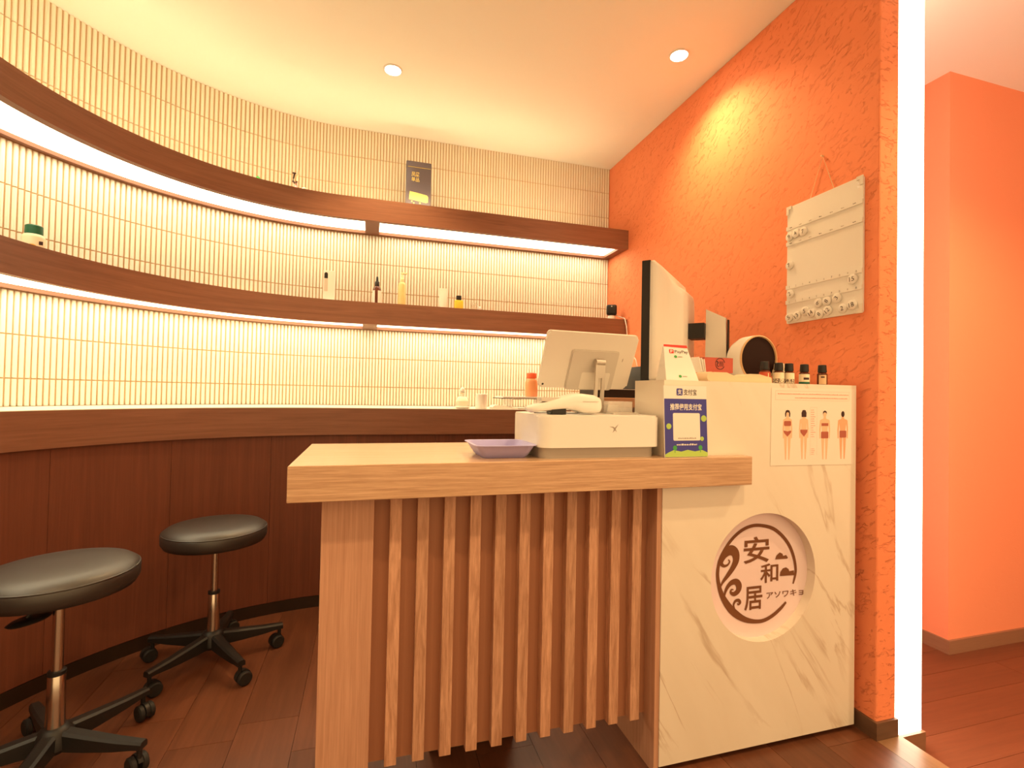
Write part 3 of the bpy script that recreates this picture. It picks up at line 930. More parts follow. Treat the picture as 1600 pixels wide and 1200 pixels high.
# POS tablet on an aluminium stand
def pos_tablet():
    t = thing('pos_tablet', 'white point of sale tablet seen from behind on an aluminium stand', 'tablet', (0.70, 1.46, CT + 0.119))
    C = Vector((0.675, 1.440, 1.205)); yaw, tilt = 0.056, 0.424
    u = Vector((math.cos(yaw), math.sin(yaw), 0)); n0 = Vector((-math.sin(yaw), math.cos(yaw), 0))
    up = Vector((0, 0, 1)) * math.cos(tilt) - n0 * math.sin(tilt)
    M = frame(C, u, up)            # normal points to the camera side
    W, H = 0.322, 0.188
    bm = bmesh.new()
    prism(bm, rrect(-W / 2, -H / 2, W / 2, H / 2, 0.012, 5), -0.011, 0.0, M)
    es = [e for e in bm.edges if all((M.inverted() @ v.co).z > -0.0001 for v in e.verts)]
    bmesh.ops.bevel(bm, geom=es, offset=0.006, segments=3, affect='EDGES')
    b = mk('casing', bm, WHITE_PALE, t, smooth=True)
    bm = bmesh.new(); prism(bm, rrect(-W / 2 + 0.006, -H / 2 + 0.006, W / 2 - 0.006, H / 2 - 0.006, 0.008, 4), -0.0125, -0.0112, M)
    mk('screen', bm, SCREEN, t)
    bm = bmesh.new(); prism(bm, rrect(-0.070, -H / 2 - 0.004, 0.100, 0.040, 0.010, 4), 0.0002, 0.0065, M)
    es = [e for e in bm.edges if all((M.inverted() @ v.co).z > 0.006 for v in e.verts)]
    bmesh.ops.bevel(bm, geom=es, offset=0.003, segments=2, affect='EDGES')
    p = mk('back_cover', bm, GREYWHITE, t, smooth=True)
    bm = bmesh.new(); flat(bm, rrect(-0.022, -H / 2, 0.082, -0.035, 0.006, 3), M, 0.0069)
    mk('label_plate', bm, WHITE_PALE, p)
    bm = bmesh.new(); flat(bm, oval(-W / 2 + 0.014, -H / 2 + 0.012, 0.0035), M, 0.0004)
    mk('camera_lens', bm, BLACK, b)
    bm = bmesh.new(); flat(bm, [(0.118, 0.012), (0.121, 0.016), (0.121, 0.005), (0.118, 0.002)], M, 0.0004)
    mk('logo_mark', bm, GREY_INK, b)
    # arm: hinge at the casing, flat bar with a slot, foot on the drawer
    hx = 0.700
    hinge = M @ Vector((0.026, 0.006, 0.020))
    bm = bmesh.new()
    tube(bm, [hinge + u * -0.016, hinge + u * 0.016], 0.0115, 20)
    tube(bm, [M @ Vector((0.026, 0.006, 0.004)), hinge], 0.010, 14)
    mk('hinge', bm, SILVER, t, smooth=True)
    top = hinge + Vector((0, -0.004, 0.0)); bot = Vector((hinge.x + 0.004, hinge.y + 0.016, CT + 0.119))
    d = (top - bot); ln = d.length
    MA = frame(bot, u, d)
    bm = bmesh.new()
    for xa, xb, ya, yb in ((-0.017, -0.0065, 0.0, ln), (0.0065, 0.017, 0.0, ln), (-0.0065, 0.0065, 0.0, 0.030), (-0.0075, 0.0075, ln - 0.05, ln)):
        addbox(bm, xa, xb, ya, yb, -0.004, 0.004, M=MA)
    mk('arm', bm, SILVER, t)
    bm = bmesh.new(); addbox(bm, -0.015, 0.015, 0.0, 0.022, -0.007, 0.010, M=frame(bot, u, (0, 0, 1)), bev=0.002)
    addbox(bm, -0.06, 0.012, 0.0004, 0.003, -0.05, 0.03, M=frame(bot, u, (0, 0, 1)))
    mk('foot', bm, SILVER, t, smooth=True)
pos_tablet()

# handheld payment terminal lying on the drawer
def terminal():
    t = thing('payment_terminal', 'white handheld payment terminal leaning over the left end of the cash drawer', 'terminal', (0.56, 1.33, CT + 0.119))
    zb = CT + 0.1195
    secs = [(0.432, 0.016, 0.010, 0.020), (0.445, 0.026, 0.004, 0.026), (0.49, 0.030, 0.010, 0.038), (0.54, 0.033, 0.014, 0.053), (0.572, 0.036, 0.012, 0.062), (0.602, 0.038, 0.002, 0.061), (0.632, 0.038, 0.001, 0.058), (0.650, 0.034, 0.006, 0.050), (0.657, 0.022, 0.014, 0.038)]
    bm = bmesh.new(); rings = []
    for x, hw, a, b in secs:
        cz, hz = zb + (a + b) / 2, (b - a) / 2
        rr = []
        for k in range(16):
            an = 2 * PI * k / 16
            cx_, sx_ = math.cos(an), math.sin(an)
            rr.append(bm.verts.new((x, 1.335 + hw * math.copysign(abs(cx_) ** 0.6, cx_), cz + hz * math.copysign(abs(sx_) ** 0.6, sx_))))
        rings.append(rr)
    for A, Bq in zip(rings, rings[1:]):
        for k in range(16):
            bm.faces.new((A[k], A[(k + 1) % 16], Bq[(k + 1) % 16], Bq[k]))
    bm.faces.new(rings[0]); bm.faces.new(list(reversed(rings[-1])))
    b = mk('body', bm, WHITE, t, smooth='all')
    mk('battery_foot', box(0.500, 0.545, 1.310, 1.355, zb, zb + 0.018, bev=0.002), BLACK, t)
    mk('roll_lid', box(0.590, 0.640, 1.2958, 1.2980, zb + 0.0385, zb + 0.0392), GREYWHITE, b)
    mk('keypad', box(0.470, 0.540, 1.315, 1.355, zb + 0.040, zb + 0.0515, M=Matrix.Translation((0, 0, -0.003))), GREYWHITE, b)
terminal()

# lavender money tray
def tray():
    t = thing('coin_tray', 'lavender plastic coin tray on the oak counter in front of the cash drawer', 'tray', (0.37, 1.36, CT))
    bm = bmesh.new()
    lv = [(x0, y0, x1 - 0.040, y1, z, r) for x0, y0, x1, y1, z, r in [(0.302, 1.300, 0.462, 1.415, 0.0, 0.012), (0.296, 1.294, 0.468, 1.421, 0.006, 0.014), (0.278, 1.272, 0.482, 1.440, 0.034, 0.022), (0.272, 1.266, 0.488, 1.446, 0.0355, 0.024), (0.272, 1.266, 0.488, 1.446, 0.037, 0.024), (0.281, 1.275, 0.479, 1.437, 0.0365, 0.02), (0.303, 1.301, 0.461, 1.414, 0.005, 0.012)]]
    rings = [[bm.verts.new((x, y, CT + z)) for x, y in rrect(x0, y0, x1, y1, r, 5)] for x0, y0, x1, y1, z, r in lv]
    n = len(rings[0])
    for A, Bq in zip(rings, rings[1:]):
        for k in range(n):
            bm.faces.new((A[k], A[(k + 1) % n], Bq[(k + 1) % n], Bq[k]))
    bm.faces.new(list(reversed(rings[0]))); bm.faces.new(rings[-1])
    mk('shell', bm, LAVENDER, t, smooth=True)
tray()

# blue and white payment sign leaning on the pedestal
def blue_sign():
    t = thing('payment_sign', 'navy and white payment sign card standing on the oak counter against the pedestal', 'sign', (0.89, 1.25, CT))
    x0, x1, z0, z1 = 0.8265, 0.9735, CT + 0.0005, 1.131
    M = frame((0, 1.2450, 0), (1, 0, 0), (0, 0.06, 1))
    M = frame((x0, 1.2440, z0), (1, 0, 0), (0, 0.055, 1))
    W, H = x1 - x0, z1 - z0
    c = mk('card', prism(bmesh.new(), rect(0, 0, W, H), -0.004, 0.0, M), WHITE_MATT, t)
    hb = H * 0.815
    bm = bmesh.new(); flat(bm, rect(0.001, 0.001, W - 0.001, hb), M, 0.0004)
    mk('navy_field', bm, BLUE_INK, c)
    text('lettering', '推荐使用支付宝', (0.020, hb - 0.034, W - 0.019, hb - 0.014), WHITE_MATT, c, M, 0.0009, bold=0.02)
    bm = bmesh.new(); flat(bm, rrect(0.029, 0.048, W - 0.026, hb - 0.042, 0.004, 3), M, 0.0008)
    mk('white_panel', bm, WHITE_MATT, c, label='blank white panel')
    print_rows('fine_print', (0.045, 0.053, W - 0.040, 0.0575), GREY_INK, c, M, 0.0011, seed=3)
    print_rows('fine_print', (0.040, 0.034, W - 0.038, 0.040), WHITE_MATT, c, M, 0.0009, seed=4)
    bm = bmesh.new(); flat(bm, [(0.001, 0.001), (W - 0.001, 0.001), (W - 0.001, 0.012), (W - 0.02, 0.020), (W - 0.045, 0.016), (W - 0.07, 0.021), (0.055, 0.016), (0.03, 0.021), (0.012, 0.014), (0.001, 0.008)], M, 0.0007)
    mk('green_hill', bm, LIME_INK, c)
    for tx, tz in ((0.034, 0.019), (W - 0.026, 0.019)):
        bm = bmesh.new(); flat(bm, oval(tx, tz + 0.008, 0.007, n=12), M, 0.0009)
        flat(bm, rect(tx - 0.001, tz - 0.006, tx + 0.001, tz + 0.003), M, 0.00088)
        mk('tree', bm, GREEN_INK, c)
    for a, b_, r in ((0.0145, 0.090, 0.0085), (W - 0.0125, 0.113, 0.0095), (W - 0.020, 0.053, 0.0065)):
        bm = bmesh.new(); flat(bm, oval(a, b_, r, n=18), M, 0.0010)
        mk('lime_coin', bm, LIME_INK, c)
    bm = bmesh.new(); flat(bm, rrect(0.043, hb + 0.010, 0.0635, hb + 0.0305, 0.003, 3), M, 0.0006)
    mk('logo_tile', bm, BLUE_INK, c)
    text('lettering', '支', (0.046, hb + 0.013, 0.061, hb + 0.028), WHITE_MATT, c, M, 0.0009, bold=0.015)
    text('lettering', '支付宝', (0.067, hb + 0.011, 0.112, hb + 0.029), DARK_INK, c, M, 0.0006, bold=0.006)
blue_sign()

# body chart paper taped to the pedestal
def body_chart():
    M = frame((0, 1.2660, 0), (1, 0, 0), (0, 0, 1))
    t = thing('body_chart', 'square paper chart of four standing body figures on the marble pedestal', 'poster', (1.395, 1.2665, 1.0))
    bm = bmesh.new(); prism(bm, [(1.2235, 0.8855), (1.5665, 0.8825), (1.5680, 1.1340), (1.2250, 1.1325)], -0.0004, 0.0002, M)
    p = mk('paper', bm, mat('chart_paper', (0.83, 0.76, 0.68), 0.7), t)
    fig = mat('chart_paper', (0, 0, 0))
    def person(cx, top, female, back, skin, nm):
        bm = bmesh.new()
        z = 0.0004
        # legs, torso, arms
        k = 0.92 if female else 1.0
        sh = 0.0185 * k if female else 0.0205
        for s in (-1, 1):
            flat(bm, [(cx + s * 0.001, top - 0.085), (cx + s * 0.0145 * k, top - 0.082), (cx + s * 0.0125 * k, top - 0.118), (cx + s * 0.0090 * k, top - 0.1585), (cx + s * 0.0045, top - 0.1585), (cx + s * 0.0030, top - 0.118)], M, z)
            flat(bm, [(cx + s * (sh - 0.006), top - 0.027), (cx + s * sh, top - 0.031), (cx + s * (sh + 0.0025), top - 0.062), (cx + s * (sh + 0.001), top - 0.090), (cx + s * (sh - 0.003), top - 0.090), (cx + s * (sh - 0.0035), top - 0.060), (cx + s * (sh - 0.0055), top - 0.040)], M, z)
        flat(bm, [(cx - 0.004, top - 0.018), (cx + 0.004, top - 0.018), (cx + 0.006, top - 0.025), (cx + sh - 0.003, top - 0.029), (cx + sh - 0.006, top - 0.045), (cx + 0.0115 * k, top - 0.062), (cx + 0.0150 * k, top - 0.085), (cx - 0.0150 * k, top - 0.085), (cx - 0.0115 * k, top - 0.062), (cx - sh + 0.006, top - 0.045), (cx - sh + 0.003, top - 0.029), (cx - 0.006, top - 0.025)], M, z + 0.0001)
        flat(bm, oval(cx, top - 0.0115, 0.0065, 0.0088, 14), M, z + 0.0002)
        f = mk('figure', bm, skin, p, label=nm)
        return f
    def hair(cx, top, kind):
        bm = bmesh.new()
        if kind == 'bob':
            flat(bm, [(cx - 0.0095, top - 0.022), (cx - 0.0105, top - 0.010), (cx - 0.007, top - 0.001), (cx, top + 0.001), (cx + 0.007, top - 0.001), (cx + 0.0105, top - 0.010), (cx + 0.0095, top - 0.022), (cx + 0.006, top - 0.020), (cx + 0.0055, top - 0.009), (cx, top - 0.006), (cx - 0.0055, top - 0.009), (cx - 0.006, top - 0.020)], M, 0.0008)
        elif kind == 'bobback':
            flat(bm, [(cx - 0.0095, top - 0.022), (cx - 0.0100, top - 0.008), (cx - 0.006, top), (cx, top + 0.001), (cx + 0.006, top), (cx + 0.0100, top - 0.008), (cx + 0.0095, top - 0.022)], M, 0.0008)
        elif kind == 'short':
            flat(bm, [(cx - 0.0085, top - 0.011), (cx - 0.0075, top - 0.002), (cx, top + 0.002), (cx + 0.0075, top - 0.002), (cx + 0.0085, top - 0.011), (cx + 0.0055, top - 0.006), (cx, top - 0.004), (cx - 0.0055, top - 0.006)], M, 0.0008)
        else:
            flat(bm, oval(cx, top - 0.0095, 0.0072, 0.0100, 14), M, 0.0008)
        mk('hair', bm, HAIR_INK, p)
    def patch(pts):
        bm = bmesh.new(); flat(bm, pts, M, 0.0009); mk('cloth_patch', bm, CLOTH_INK, p)
    person(1.2893, 1.0615, True, False, SKIN_INK, 'woman figure seen from the front'); hair(1.2893, 1.0615, 'bob')
    patch(rrect(1.2750, 1.0110, 1.3030, 1.0270, 0.004, 3)); patch([(1.2730, 0.9965), (1.2790, 0.9955), (1.2890, 0.9935), (1.2985, 0.9955), (1.3045, 0.9965), (1.3020, 0.9885), (1.2890, 0.9770), (1.2760, 0.9885)])
    person(1.3553, 1.0620, True, True, SKIN_INK, 'woman figure seen from behind'); hair(1.3553, 1.0620, 'bobback')
    patch([(1.3410, 0.9990), (1.3700, 0.9990), (1.3680, 0.9900), (1.3555, 0.9765), (1.3420, 0.9900)])
    person(1.4418, 1.0600, False, False, SKIN_INK, 'man figure seen from the front'); hair(1.4418, 1.0600, 'short')
    patch(rect(1.4284, 1.0112, 1.4562, 1.0202)); patch(rrect(1.4265, 0.9705, 1.4568, 0.9925, 0.003, 3))
    person(1.5185, 1.0600, False, True, SKIN_INK2, 'man figure seen from behind'); hair(1.5185, 1.0600, 'crop')
    patch(rrect(1.5050, 0.9725, 1.5335, 0.9955, 0.003, 3))
    bm = bmesh.new()
    for a in ((1.2407, 1.1232, 1.5488, 1.1236), (1.2400, 1.0940, 1.5430, 1.0944), (1.2403, 1.0940, 1.2407, 1.1236), (1.5455, 1.0940, 1.5459, 1.1236), (1.3813, 0.9150, 1.3816, 1.0720), (1.4090, 0.9150, 1.4093, 1.0720), (1.3813, 1.0717, 1.4093, 1.0720)):
        flat(bm, rect(*a), M, 0.0005)
    mk('print_border', bm, PINK_INK, p)
    print_rows('fine_print', (1.250, 1.1125, 1.543, 1.1160), PINK_INK, p, M, 0.0006, seed=6)
    print_rows('fine_print', (1.318, 1.1005, 1.538, 1.1038), PINK_INK, p, M, 0.0006, seed=7)
    print_rows('fine_print', (1.384, 0.975, 1.406, 1.069), PINK_INK, p, M, 0.0006, rows=13, seed=8, fill=0.33)
    print_rows('fine_print', (1.384, 0.918, 1.406, 0.942), PINK_INK, p, M, 0.0006, rows=4, seed=9, fill=0.33)
body_chart()

# ================================================================== THINGS ON TOP OF THE PEDESTAL
def paypay_stand():
    t = thing('payment_stand_card', 'white folded payment card with a red top edge on the pedestal', 'sign', (0.935, 1.33, HB))
    a = [(0.871, 1.300, HB), (0.984, 1.300, HB)]
    b = [(0.896, 1.345, HB + 0.113), (0.978, 1.345, HB + 0.108)]
    # trapezoid front, slim sides, back
    bm = bmesh.new()
    v = [bm.verts.new(p) for p in ((0.866, 1.302, HB), (0.982, 1.302, HB), (0.955, 1.330, HB + 0.112), (0.873, 1.330, HB + 0.116), (0.874, 1.372, HB), (0.985, 1.372, HB))]
    for f in ((0, 1, 2, 3), (1, 5, 2), (0, 3, 4), (3, 2, 5, 4), (0, 4, 5, 1)):
        bm.faces.new([v[i] for i in f])
    b = mk('folded_card', bm, WHITE_MATT, t)
    M = frame((0.866, 1.302, HB), (1, 0, 0), (0, 0.028, 0.114))
    def q(x, y):      # card-face coordinates: x 0..1 across, y 0..1 up
        xl, xr = 0.0 + 0.007 * y, 0.116 - 0.027 * y
        return (xl + (xr - xl) * x, y * 0.117)
    bm = bmesh.new(); flat(bm, [q(0.0, 0.93), q(1.0, 0.91), q(1, 0.985), q(0, 0.995)], M, 0.0006)
    mk('red_band', bm, RED_INK, b)
    x0, y0 = q(0.2, 0.745); x1, y1 = q(0.39, 0.86)
    bm = bmesh.new(); flat(bm, rrect(x0, y0, x1, y1, 0.003, 3), M, 0.0006); mk('logo_tile', bm, RED_INK, b)
    text('lettering', 'P', (x0 + 0.004, y0 + 0.002, x1 - 0.004, y1 - 0.002), WHITE_MATT, b, M, 0.0010, bold=0.02)
    x2, _ = q(0.42, 0.75); x3, _ = q(0.95, 0.75)
    text('lettering', 'PayPay', (x2, y0 - 0.001, x3, y1 - 0.002), DARK_INK, b, M, 0.0008)
    for yy, xx in ((0.66, 0.42), (0.12, 0.45)):
        cx, cy = q(xx, yy)
        bm = bmesh.new(); flat(bm, oval(cx, cy, 0.0056, 0.0045, 14), M, 0.0007); mk('green_dot', bm, GREEN_INK, b)
        print_rows('fine_print', (cx + 0.009, cy - 0.0018, cx + 0.026, cy + 0.0018), GREY_INK, b, M, 0.0007, seed=5)
paypay_stand()

def monitor():
    t = thing('computer_monitor', 'white backed computer monitor seen edge-on behind the pedestal', 'monitor', (1.28, 1.60, HB))
    th = math.radians(47)
    P0 = Vector((0.968, 1.565, 0)); u = Vector((math.sin(th), math.cos(th), 0))
    W, z0, z1 = 0.50, 1.152, 1.592
    nb = Vector((math.cos(th), -math.sin(th), 0))       # towards the back of the casing (camera side)
    def pt(a, z, d):
        p = P0 + u * a + nb * d
        return (p.x, p.y, z)
    def slab(a0, a1, za, zb, d0, d1):
        bm = bmesh.new()
        vs = [bm.verts.new(pt(a, z, d)) for a in (a0, a1) for z in (za, zb) for d in (d0, d1)]
        for f in ((0, 1, 3, 2), (4, 6, 7, 5), (0, 4, 5, 1), (2, 3, 7, 6), (0, 2, 6, 4), (1, 5, 7, 3)):
            bm.faces.new([vs[i] for i in f])
        return bm
    mk('front_frame', slab(0, W, z0, z1, -0.030, 0.0), BLACK, t)
    mk('screen', slab(0.012, W - 0.012, z0 + 0.014, z1 - 0.012, -0.0306, -0.0302), SCREEN, t)
    # casing bulging out towards its middle
    bm = bmesh.new(); rings = []
    for f, d in ((0.0, 0.0004), (0.0, 0.012), (0.10, 0.030), (0.25, 0.042), (0.42, 0.052), (0.52, 0.080), (0.56, 0.088), (0.60, 0.090)):
        a0, a1 = f * W * 0.5, W - f * W * 0.5
        za, zb = z0 + f * 0.10, z1 - f * 0.155
        rings.append([bm.verts.new(pt(x, y, d)) for x, y in rrect(a0, za, a1, zb, 0.012 + 0.05 * f, 4)])
    n = len(rings[0])
    for A, Bq in zip(rings, rings[1:]):
        for k in range(n):
            bm.faces.new((A[k], A[(k + 1) % n], Bq[(k + 1) % n], Bq[k]))
    bm.faces.new(rings[0]); bm.faces.new(list(reversed(rings[-1])))
    mk('back_casing', bm, WHITE_PALE, t, smooth='all')
    c = W * 0.52
    mk('hinge_arm', slab(c - 0.035, c + 0.035, 1.325, 1.385, 0.0905, 0.150), BLACK, t)
    # stand column and its base
    bm = bmesh.new()
    col = [(0.150, HB + 0.012), (0.228, HB + 0.012), (0.224, 1.402), (0.152, 1.440)]
    lo = [bm.verts.new(pt(c - 0.012, z, d)) for d, z in col]; hi = [bm.verts.new(pt(c + 0.012, z, d)) for d, z in col]
    for k in range(4):
        bm.faces.new((lo[k], lo[(k + 1) % 4], hi[(k + 1) % 4], hi[k]))
    bm.faces.new(hi); bm.faces.new(list(reversed(lo)))
    mk('stand_column', bm, WHITE_PALE, t)
    mk('column_edge', slab(c - 0.012, c + 0.012, HB + 0.012, 1.395, 0.2285, 0.2340), BLACK, t)
    mk('stand_base', slab(c - 0.08, c + 0.08, HB + 0.0004, HB + 0.0115, 0.08, 0.255), BLACK, t)
    for k in range(4):
        bm = bmesh.new(); lathe(bm, [(0.0022, 0), (0.0022, 0.0006)], 8, frame(pt(0.0135, 1.20 + 0.022 * k, 0.0185), nb, (0, 0, 1)))
        mk('button', bm, GREY_INK, t)
monitor()

# round white pod with a dark oval opening
def pod():
    t = thing('round_pod', 'round white pod with a dark oval opening and beech rim on the pedestal', 'speaker', (1.40, 1.50, HB))
    C = Vector((1.326, 1.475, HB + 0.088))
    ax = Vector((-0.20, -0.98, 0.02)).normalized()
    uu = Vector((0, 0, 1)).cross(ax).normalized()
    M = frame(C, uu, ax.cross(uu)) 
    M = Matrix(((uu.x, 0, ax.x, C.x), (uu.y, 0, ax.y, C.y), (0, 1, ax.z, C.z), (0, 0, 0, 1)))
    Sx, Sz = 0.070, 0.087
    Md = M @ Matrix.Diagonal((Sx, Sz, 1, 1))
    prof = [(0.0, -0.080), (0.35, -0.077), (0.70, -0.064), (0.92, -0.042), (1.0, -0.012), (0.99, 0.020), (0.97, 0.050), (0.955, 0.056)]
    mk('shell', lathe(bmesh.new(), prof, 40, Md), WHITE, t, smooth='all')
    bm = bmesh.new(); n = 40
    rp = [(0.965, 0.0562), (0.96, 0.062), (0.92, 0.064), (0.89, 0.060), (0.89, 0.0568)]
    rings = [[bm.verts.new(Md @ Vector((r * math.cos(2 * PI * k / n), r * math.sin(2 * PI * k / n), z))) for k in range(n)] for r, z in rp]
    for A, Bq in zip(rings, rings[1:]):
        for k in range(n):
            bm.faces.new((A[k], A[(k + 1) % n], Bq[(k + 1) % n], Bq[k]))
    mk('rim', bm, BEECH_EDGE, t, smooth=True)
    mk('dark_opening', lathe(bmesh.new(), [(0.89, 0.0566), (0.85, 0.0572), (0, 0.0575)], 40, Md), mat('dark_brown_opening', (0.024, 0.008, 0.005), 0.5, spec=0.15), t, smooth=True)
pod()

# business card holder with brick red cards
def card_holder():
    t = thing('card_holder', 'pale beech card holder tray beside the red card box', 'card holder', (1.14, 1.33, HB))
    bm = bmesh.new()
    prism(bm, [(1.005, 0.0), (1.25, 0.0), (1.248, 0.018), (1.20, 0.028), (1.165, 0.028), (1.14, 0.020), (1.105, 0.020), (1.075, 0.030), (1.03, 0.030), (1.012, 0.026)], 0.0, 0.060, frame((0, 1.350, HB), (1, 0, 0), (0, 0, 1)))
    mk('tray', bm, BEIGE, t)
    bm = tube(bmesh.new(), [(1.016, 1.349, HB + 0.0155), (1.016, 1.288, HB + 0.0155)], 0.015, 16)
    mk('rolled_end', bm, BEIGE, t, smooth=True)
    c = mk('card_box', box(1.040, 1.150, 1.3515, 1.375, HB + 0.0315, HB + 0.081), CARD_RED, None, loc=(1.095, 1.36, HB + 0.0315))
    tag(c, 'brick red business card box with dark round emblem in the beech holder', 'card box')
    M = frame((0, 1.3513, 0), (1, 0, 0), (0, 0, 1))
    cx, cz = 1.100, HB + 0.061
    bm = bmesh.new()
    stroke(bm, [(cx + 0.018 * math.cos(a), cz + 0.018 * math.sin(a), 0.0022) for a in [0.2 + 0.28 * k for k in range(21)]], M, 0.0003, 2)
    stroke(bm, [(cx - 0.014, cz + 0.008, 0.004), (cx - 0.008, cz + 0.004, 0.004), (cx - 0.012, cz - 0.004, 0.003), (cx - 0.006, cz - 0.010, 0.003)], M, 0.0004, 3)
    mk('emblem', bm, HAIR_INK, c)
    text('lettering', '安和居', (cx - 0.004, cz - 0.009, cx + 0.013, cz + 0.009), HAIR_INK, c, M, 0.0004)
    for k in range(3):
        M2 = Matrix.Translation((1.026 + 0.006 * k, 1.362, HB + 0.032)) @ Matrix.Rotation(-0.30 + 0.08 * k, 4, 'Y')
        w = mk('white_card', box(-0.001, 0.001, -0.020, 0.020, 0.0, 0.050 - 0.004 * k, M=M2), WHITE_MATT, None, loc=(1.026 + 0.006 * k, 1.362, HB + 0.03))
        tag(w, ('leftmost', 'middle', 'rightmost')[k] + ' pale business card of the fan leaning in the beech holder', 'card', 'loose business cards in the holder')
card_holder()

# essential oil bottles
def oil(x, y, label, kind, s=1.0):
    t = thing('oil_bottle', label, 'bottle', (x, y, HB), 'essential oil bottles on the pedestal')
    M = Matrix.Translation((x, y, HB))
    r = 0.0165 * s
    mk('glass_body', lathe(bmesh.new(), [(r - 0.002, 0.0002), (r, 0.002), (r, 0.040 * s), (r * 0.7, 0.045 * s), (r * 0.6, 0.047 * s)], 20, M), AMBER, t, smooth=True)
    mk('cap', lathe(bmesh.new(), [(r * 0.86, 0.0455 * s), (r * 0.88, 0.047 * s), (r * 0.80, 0.071 * s), (r * 0.70, 0.0725 * s)], 20, M), BLACK, t, smooth=True)
    def label_band(z0, z1, a0, a1, m, nm, off=0.0004):
        bm = bmesh.new(); n = 14
        A = [bm.verts.new(M @ Vector(((r + off) * math.cos(a0 + (a1 - a0) * k / n), (r + off) * math.sin(a0 + (a1 - a0) * k / n), z0 * s))) for k in range(n + 1)]
        B_ = [bm.verts.new(M @ Vector(((r + off) * math.cos(a0 + (a1 - a0) * k / n), (r + off) * math.sin(a0 + (a1 - a0) * k / n), z1 * s))) for k in range(n + 1)]
        for k in range(n):
            bm.faces.new((A[k], A[k + 1], B_[k + 1], B_[k]))
        return mk(nm, bm, m, t, smooth=True)
    f = -2.30                                   # side that faces the room
    if kind == 'red':
        label_band(0.004, 0.038, f - 1.9, f + 1.9, RED_LABEL, 'paper_label')
        label_band(0.0045, 0.0055, f - 1.6, f + 1.6, STRING, 'label_line', 0.0007)
        label_band(0.008, 0.034, f + 0.55, f + 0.75, STRING, 'label_line', 0.0007)
    elif kind == 'sketch':
        label_band(0.003, 0.039, f - 1.9, f + 1.9, mat('cream_label', (0.80, 0.70, 0.52), 0.6), 'paper_label')
        m = mat('sketch_print', (0.4, 0.3, 0.2), 0.7)
        if not m.get('done'):
            m['done'] = 1
            n_ = noise(m, mapping(m, (260, 260, 260)), 1.0, 2, 0.5)
            r_ = ramp(m, [(0.44, (0.10, 0.06, 0.05)), (0.56, (0.72, 0.62, 0.46))])
            LK(m, n_.outputs['Fac'], r_.inputs[0]); LK(m, r_.outputs['Color'], m.node_tree.nodes['Principled BSDF'].inputs['Base Color'])
        label_band(0.004, 0.018, f - 1.9, f + 1.9, m, 'sketch_band', 0.0007)
    elif kind == 'green':
        label_band(0.003, 0.037, f - 1.9, f + 1.9, mat('cream_label', (0.80, 0.70, 0.52), 0.6), 'paper_label')
        label_band(0.003, 0.010, f - 1.9, f + 1.9, GREEN_CAP, 'green_band', 0.0007)
        label_band(0.017, 0.025, f - 0.2, f + 0.95, HAIR_INK, 'dark_plate', 0.0007)
    else:
        label_band(0.003, 0.036, f - 0.75, f + 0.75, mat('kraft_label', (0.66, 0.44, 0.26), 0.6), 'paper_label')
        label_band(0.026, 0.031, f - 0.35, f + 0.35, HAIR_INK, 'label_print', 0.0007)
oil(1.254, 1.325, 'amber oil bottle with rust red label standing before the dark pod opening', 'red')
oil(1.316, 1.330, 'amber oil bottle with cream sketch label, left one of the close pair', 'sketch', 0.98)
oil(1.359, 1.330, 'amber oil bottle with cream sketch label, right one of the close pair', 'sketch', 0.97)
oil(1.424, 1.330, 'amber oil bottle with green band and dark plate on its label', 'green', 0.96)
oil(1.502, 1.330, 'amber oil bottle with narrow kraft label, rightmost on the pedestal', 'kraft', 0.96)
# small trinket dish thing behind the pair of bottles
t = thing('glass_jar', 'small cream topped glass jar half hidden behind the pair of oil bottles', 'jar', (1.372, 1.385, HB))
M = Matrix.Translation((1.372, 1.385, HB))
mk('body', lathe(bmesh.new(), [(0.018, 0.0003), (0.021, 0.004), (0.021, 0.05), (0.015, 0.056)], 20, M), mat('cream_label', (0.8, 0.7, 0.5)), t, smooth=True)
mk('lid', lathe(bmesh.new(), [(0.016, 0.0562), (0.017, 0.060), (0.016, 0.072), (0.012, 0.074)], 20, M), mat('cream_label', (0.8, 0.7, 0.5)), t, smooth=True)

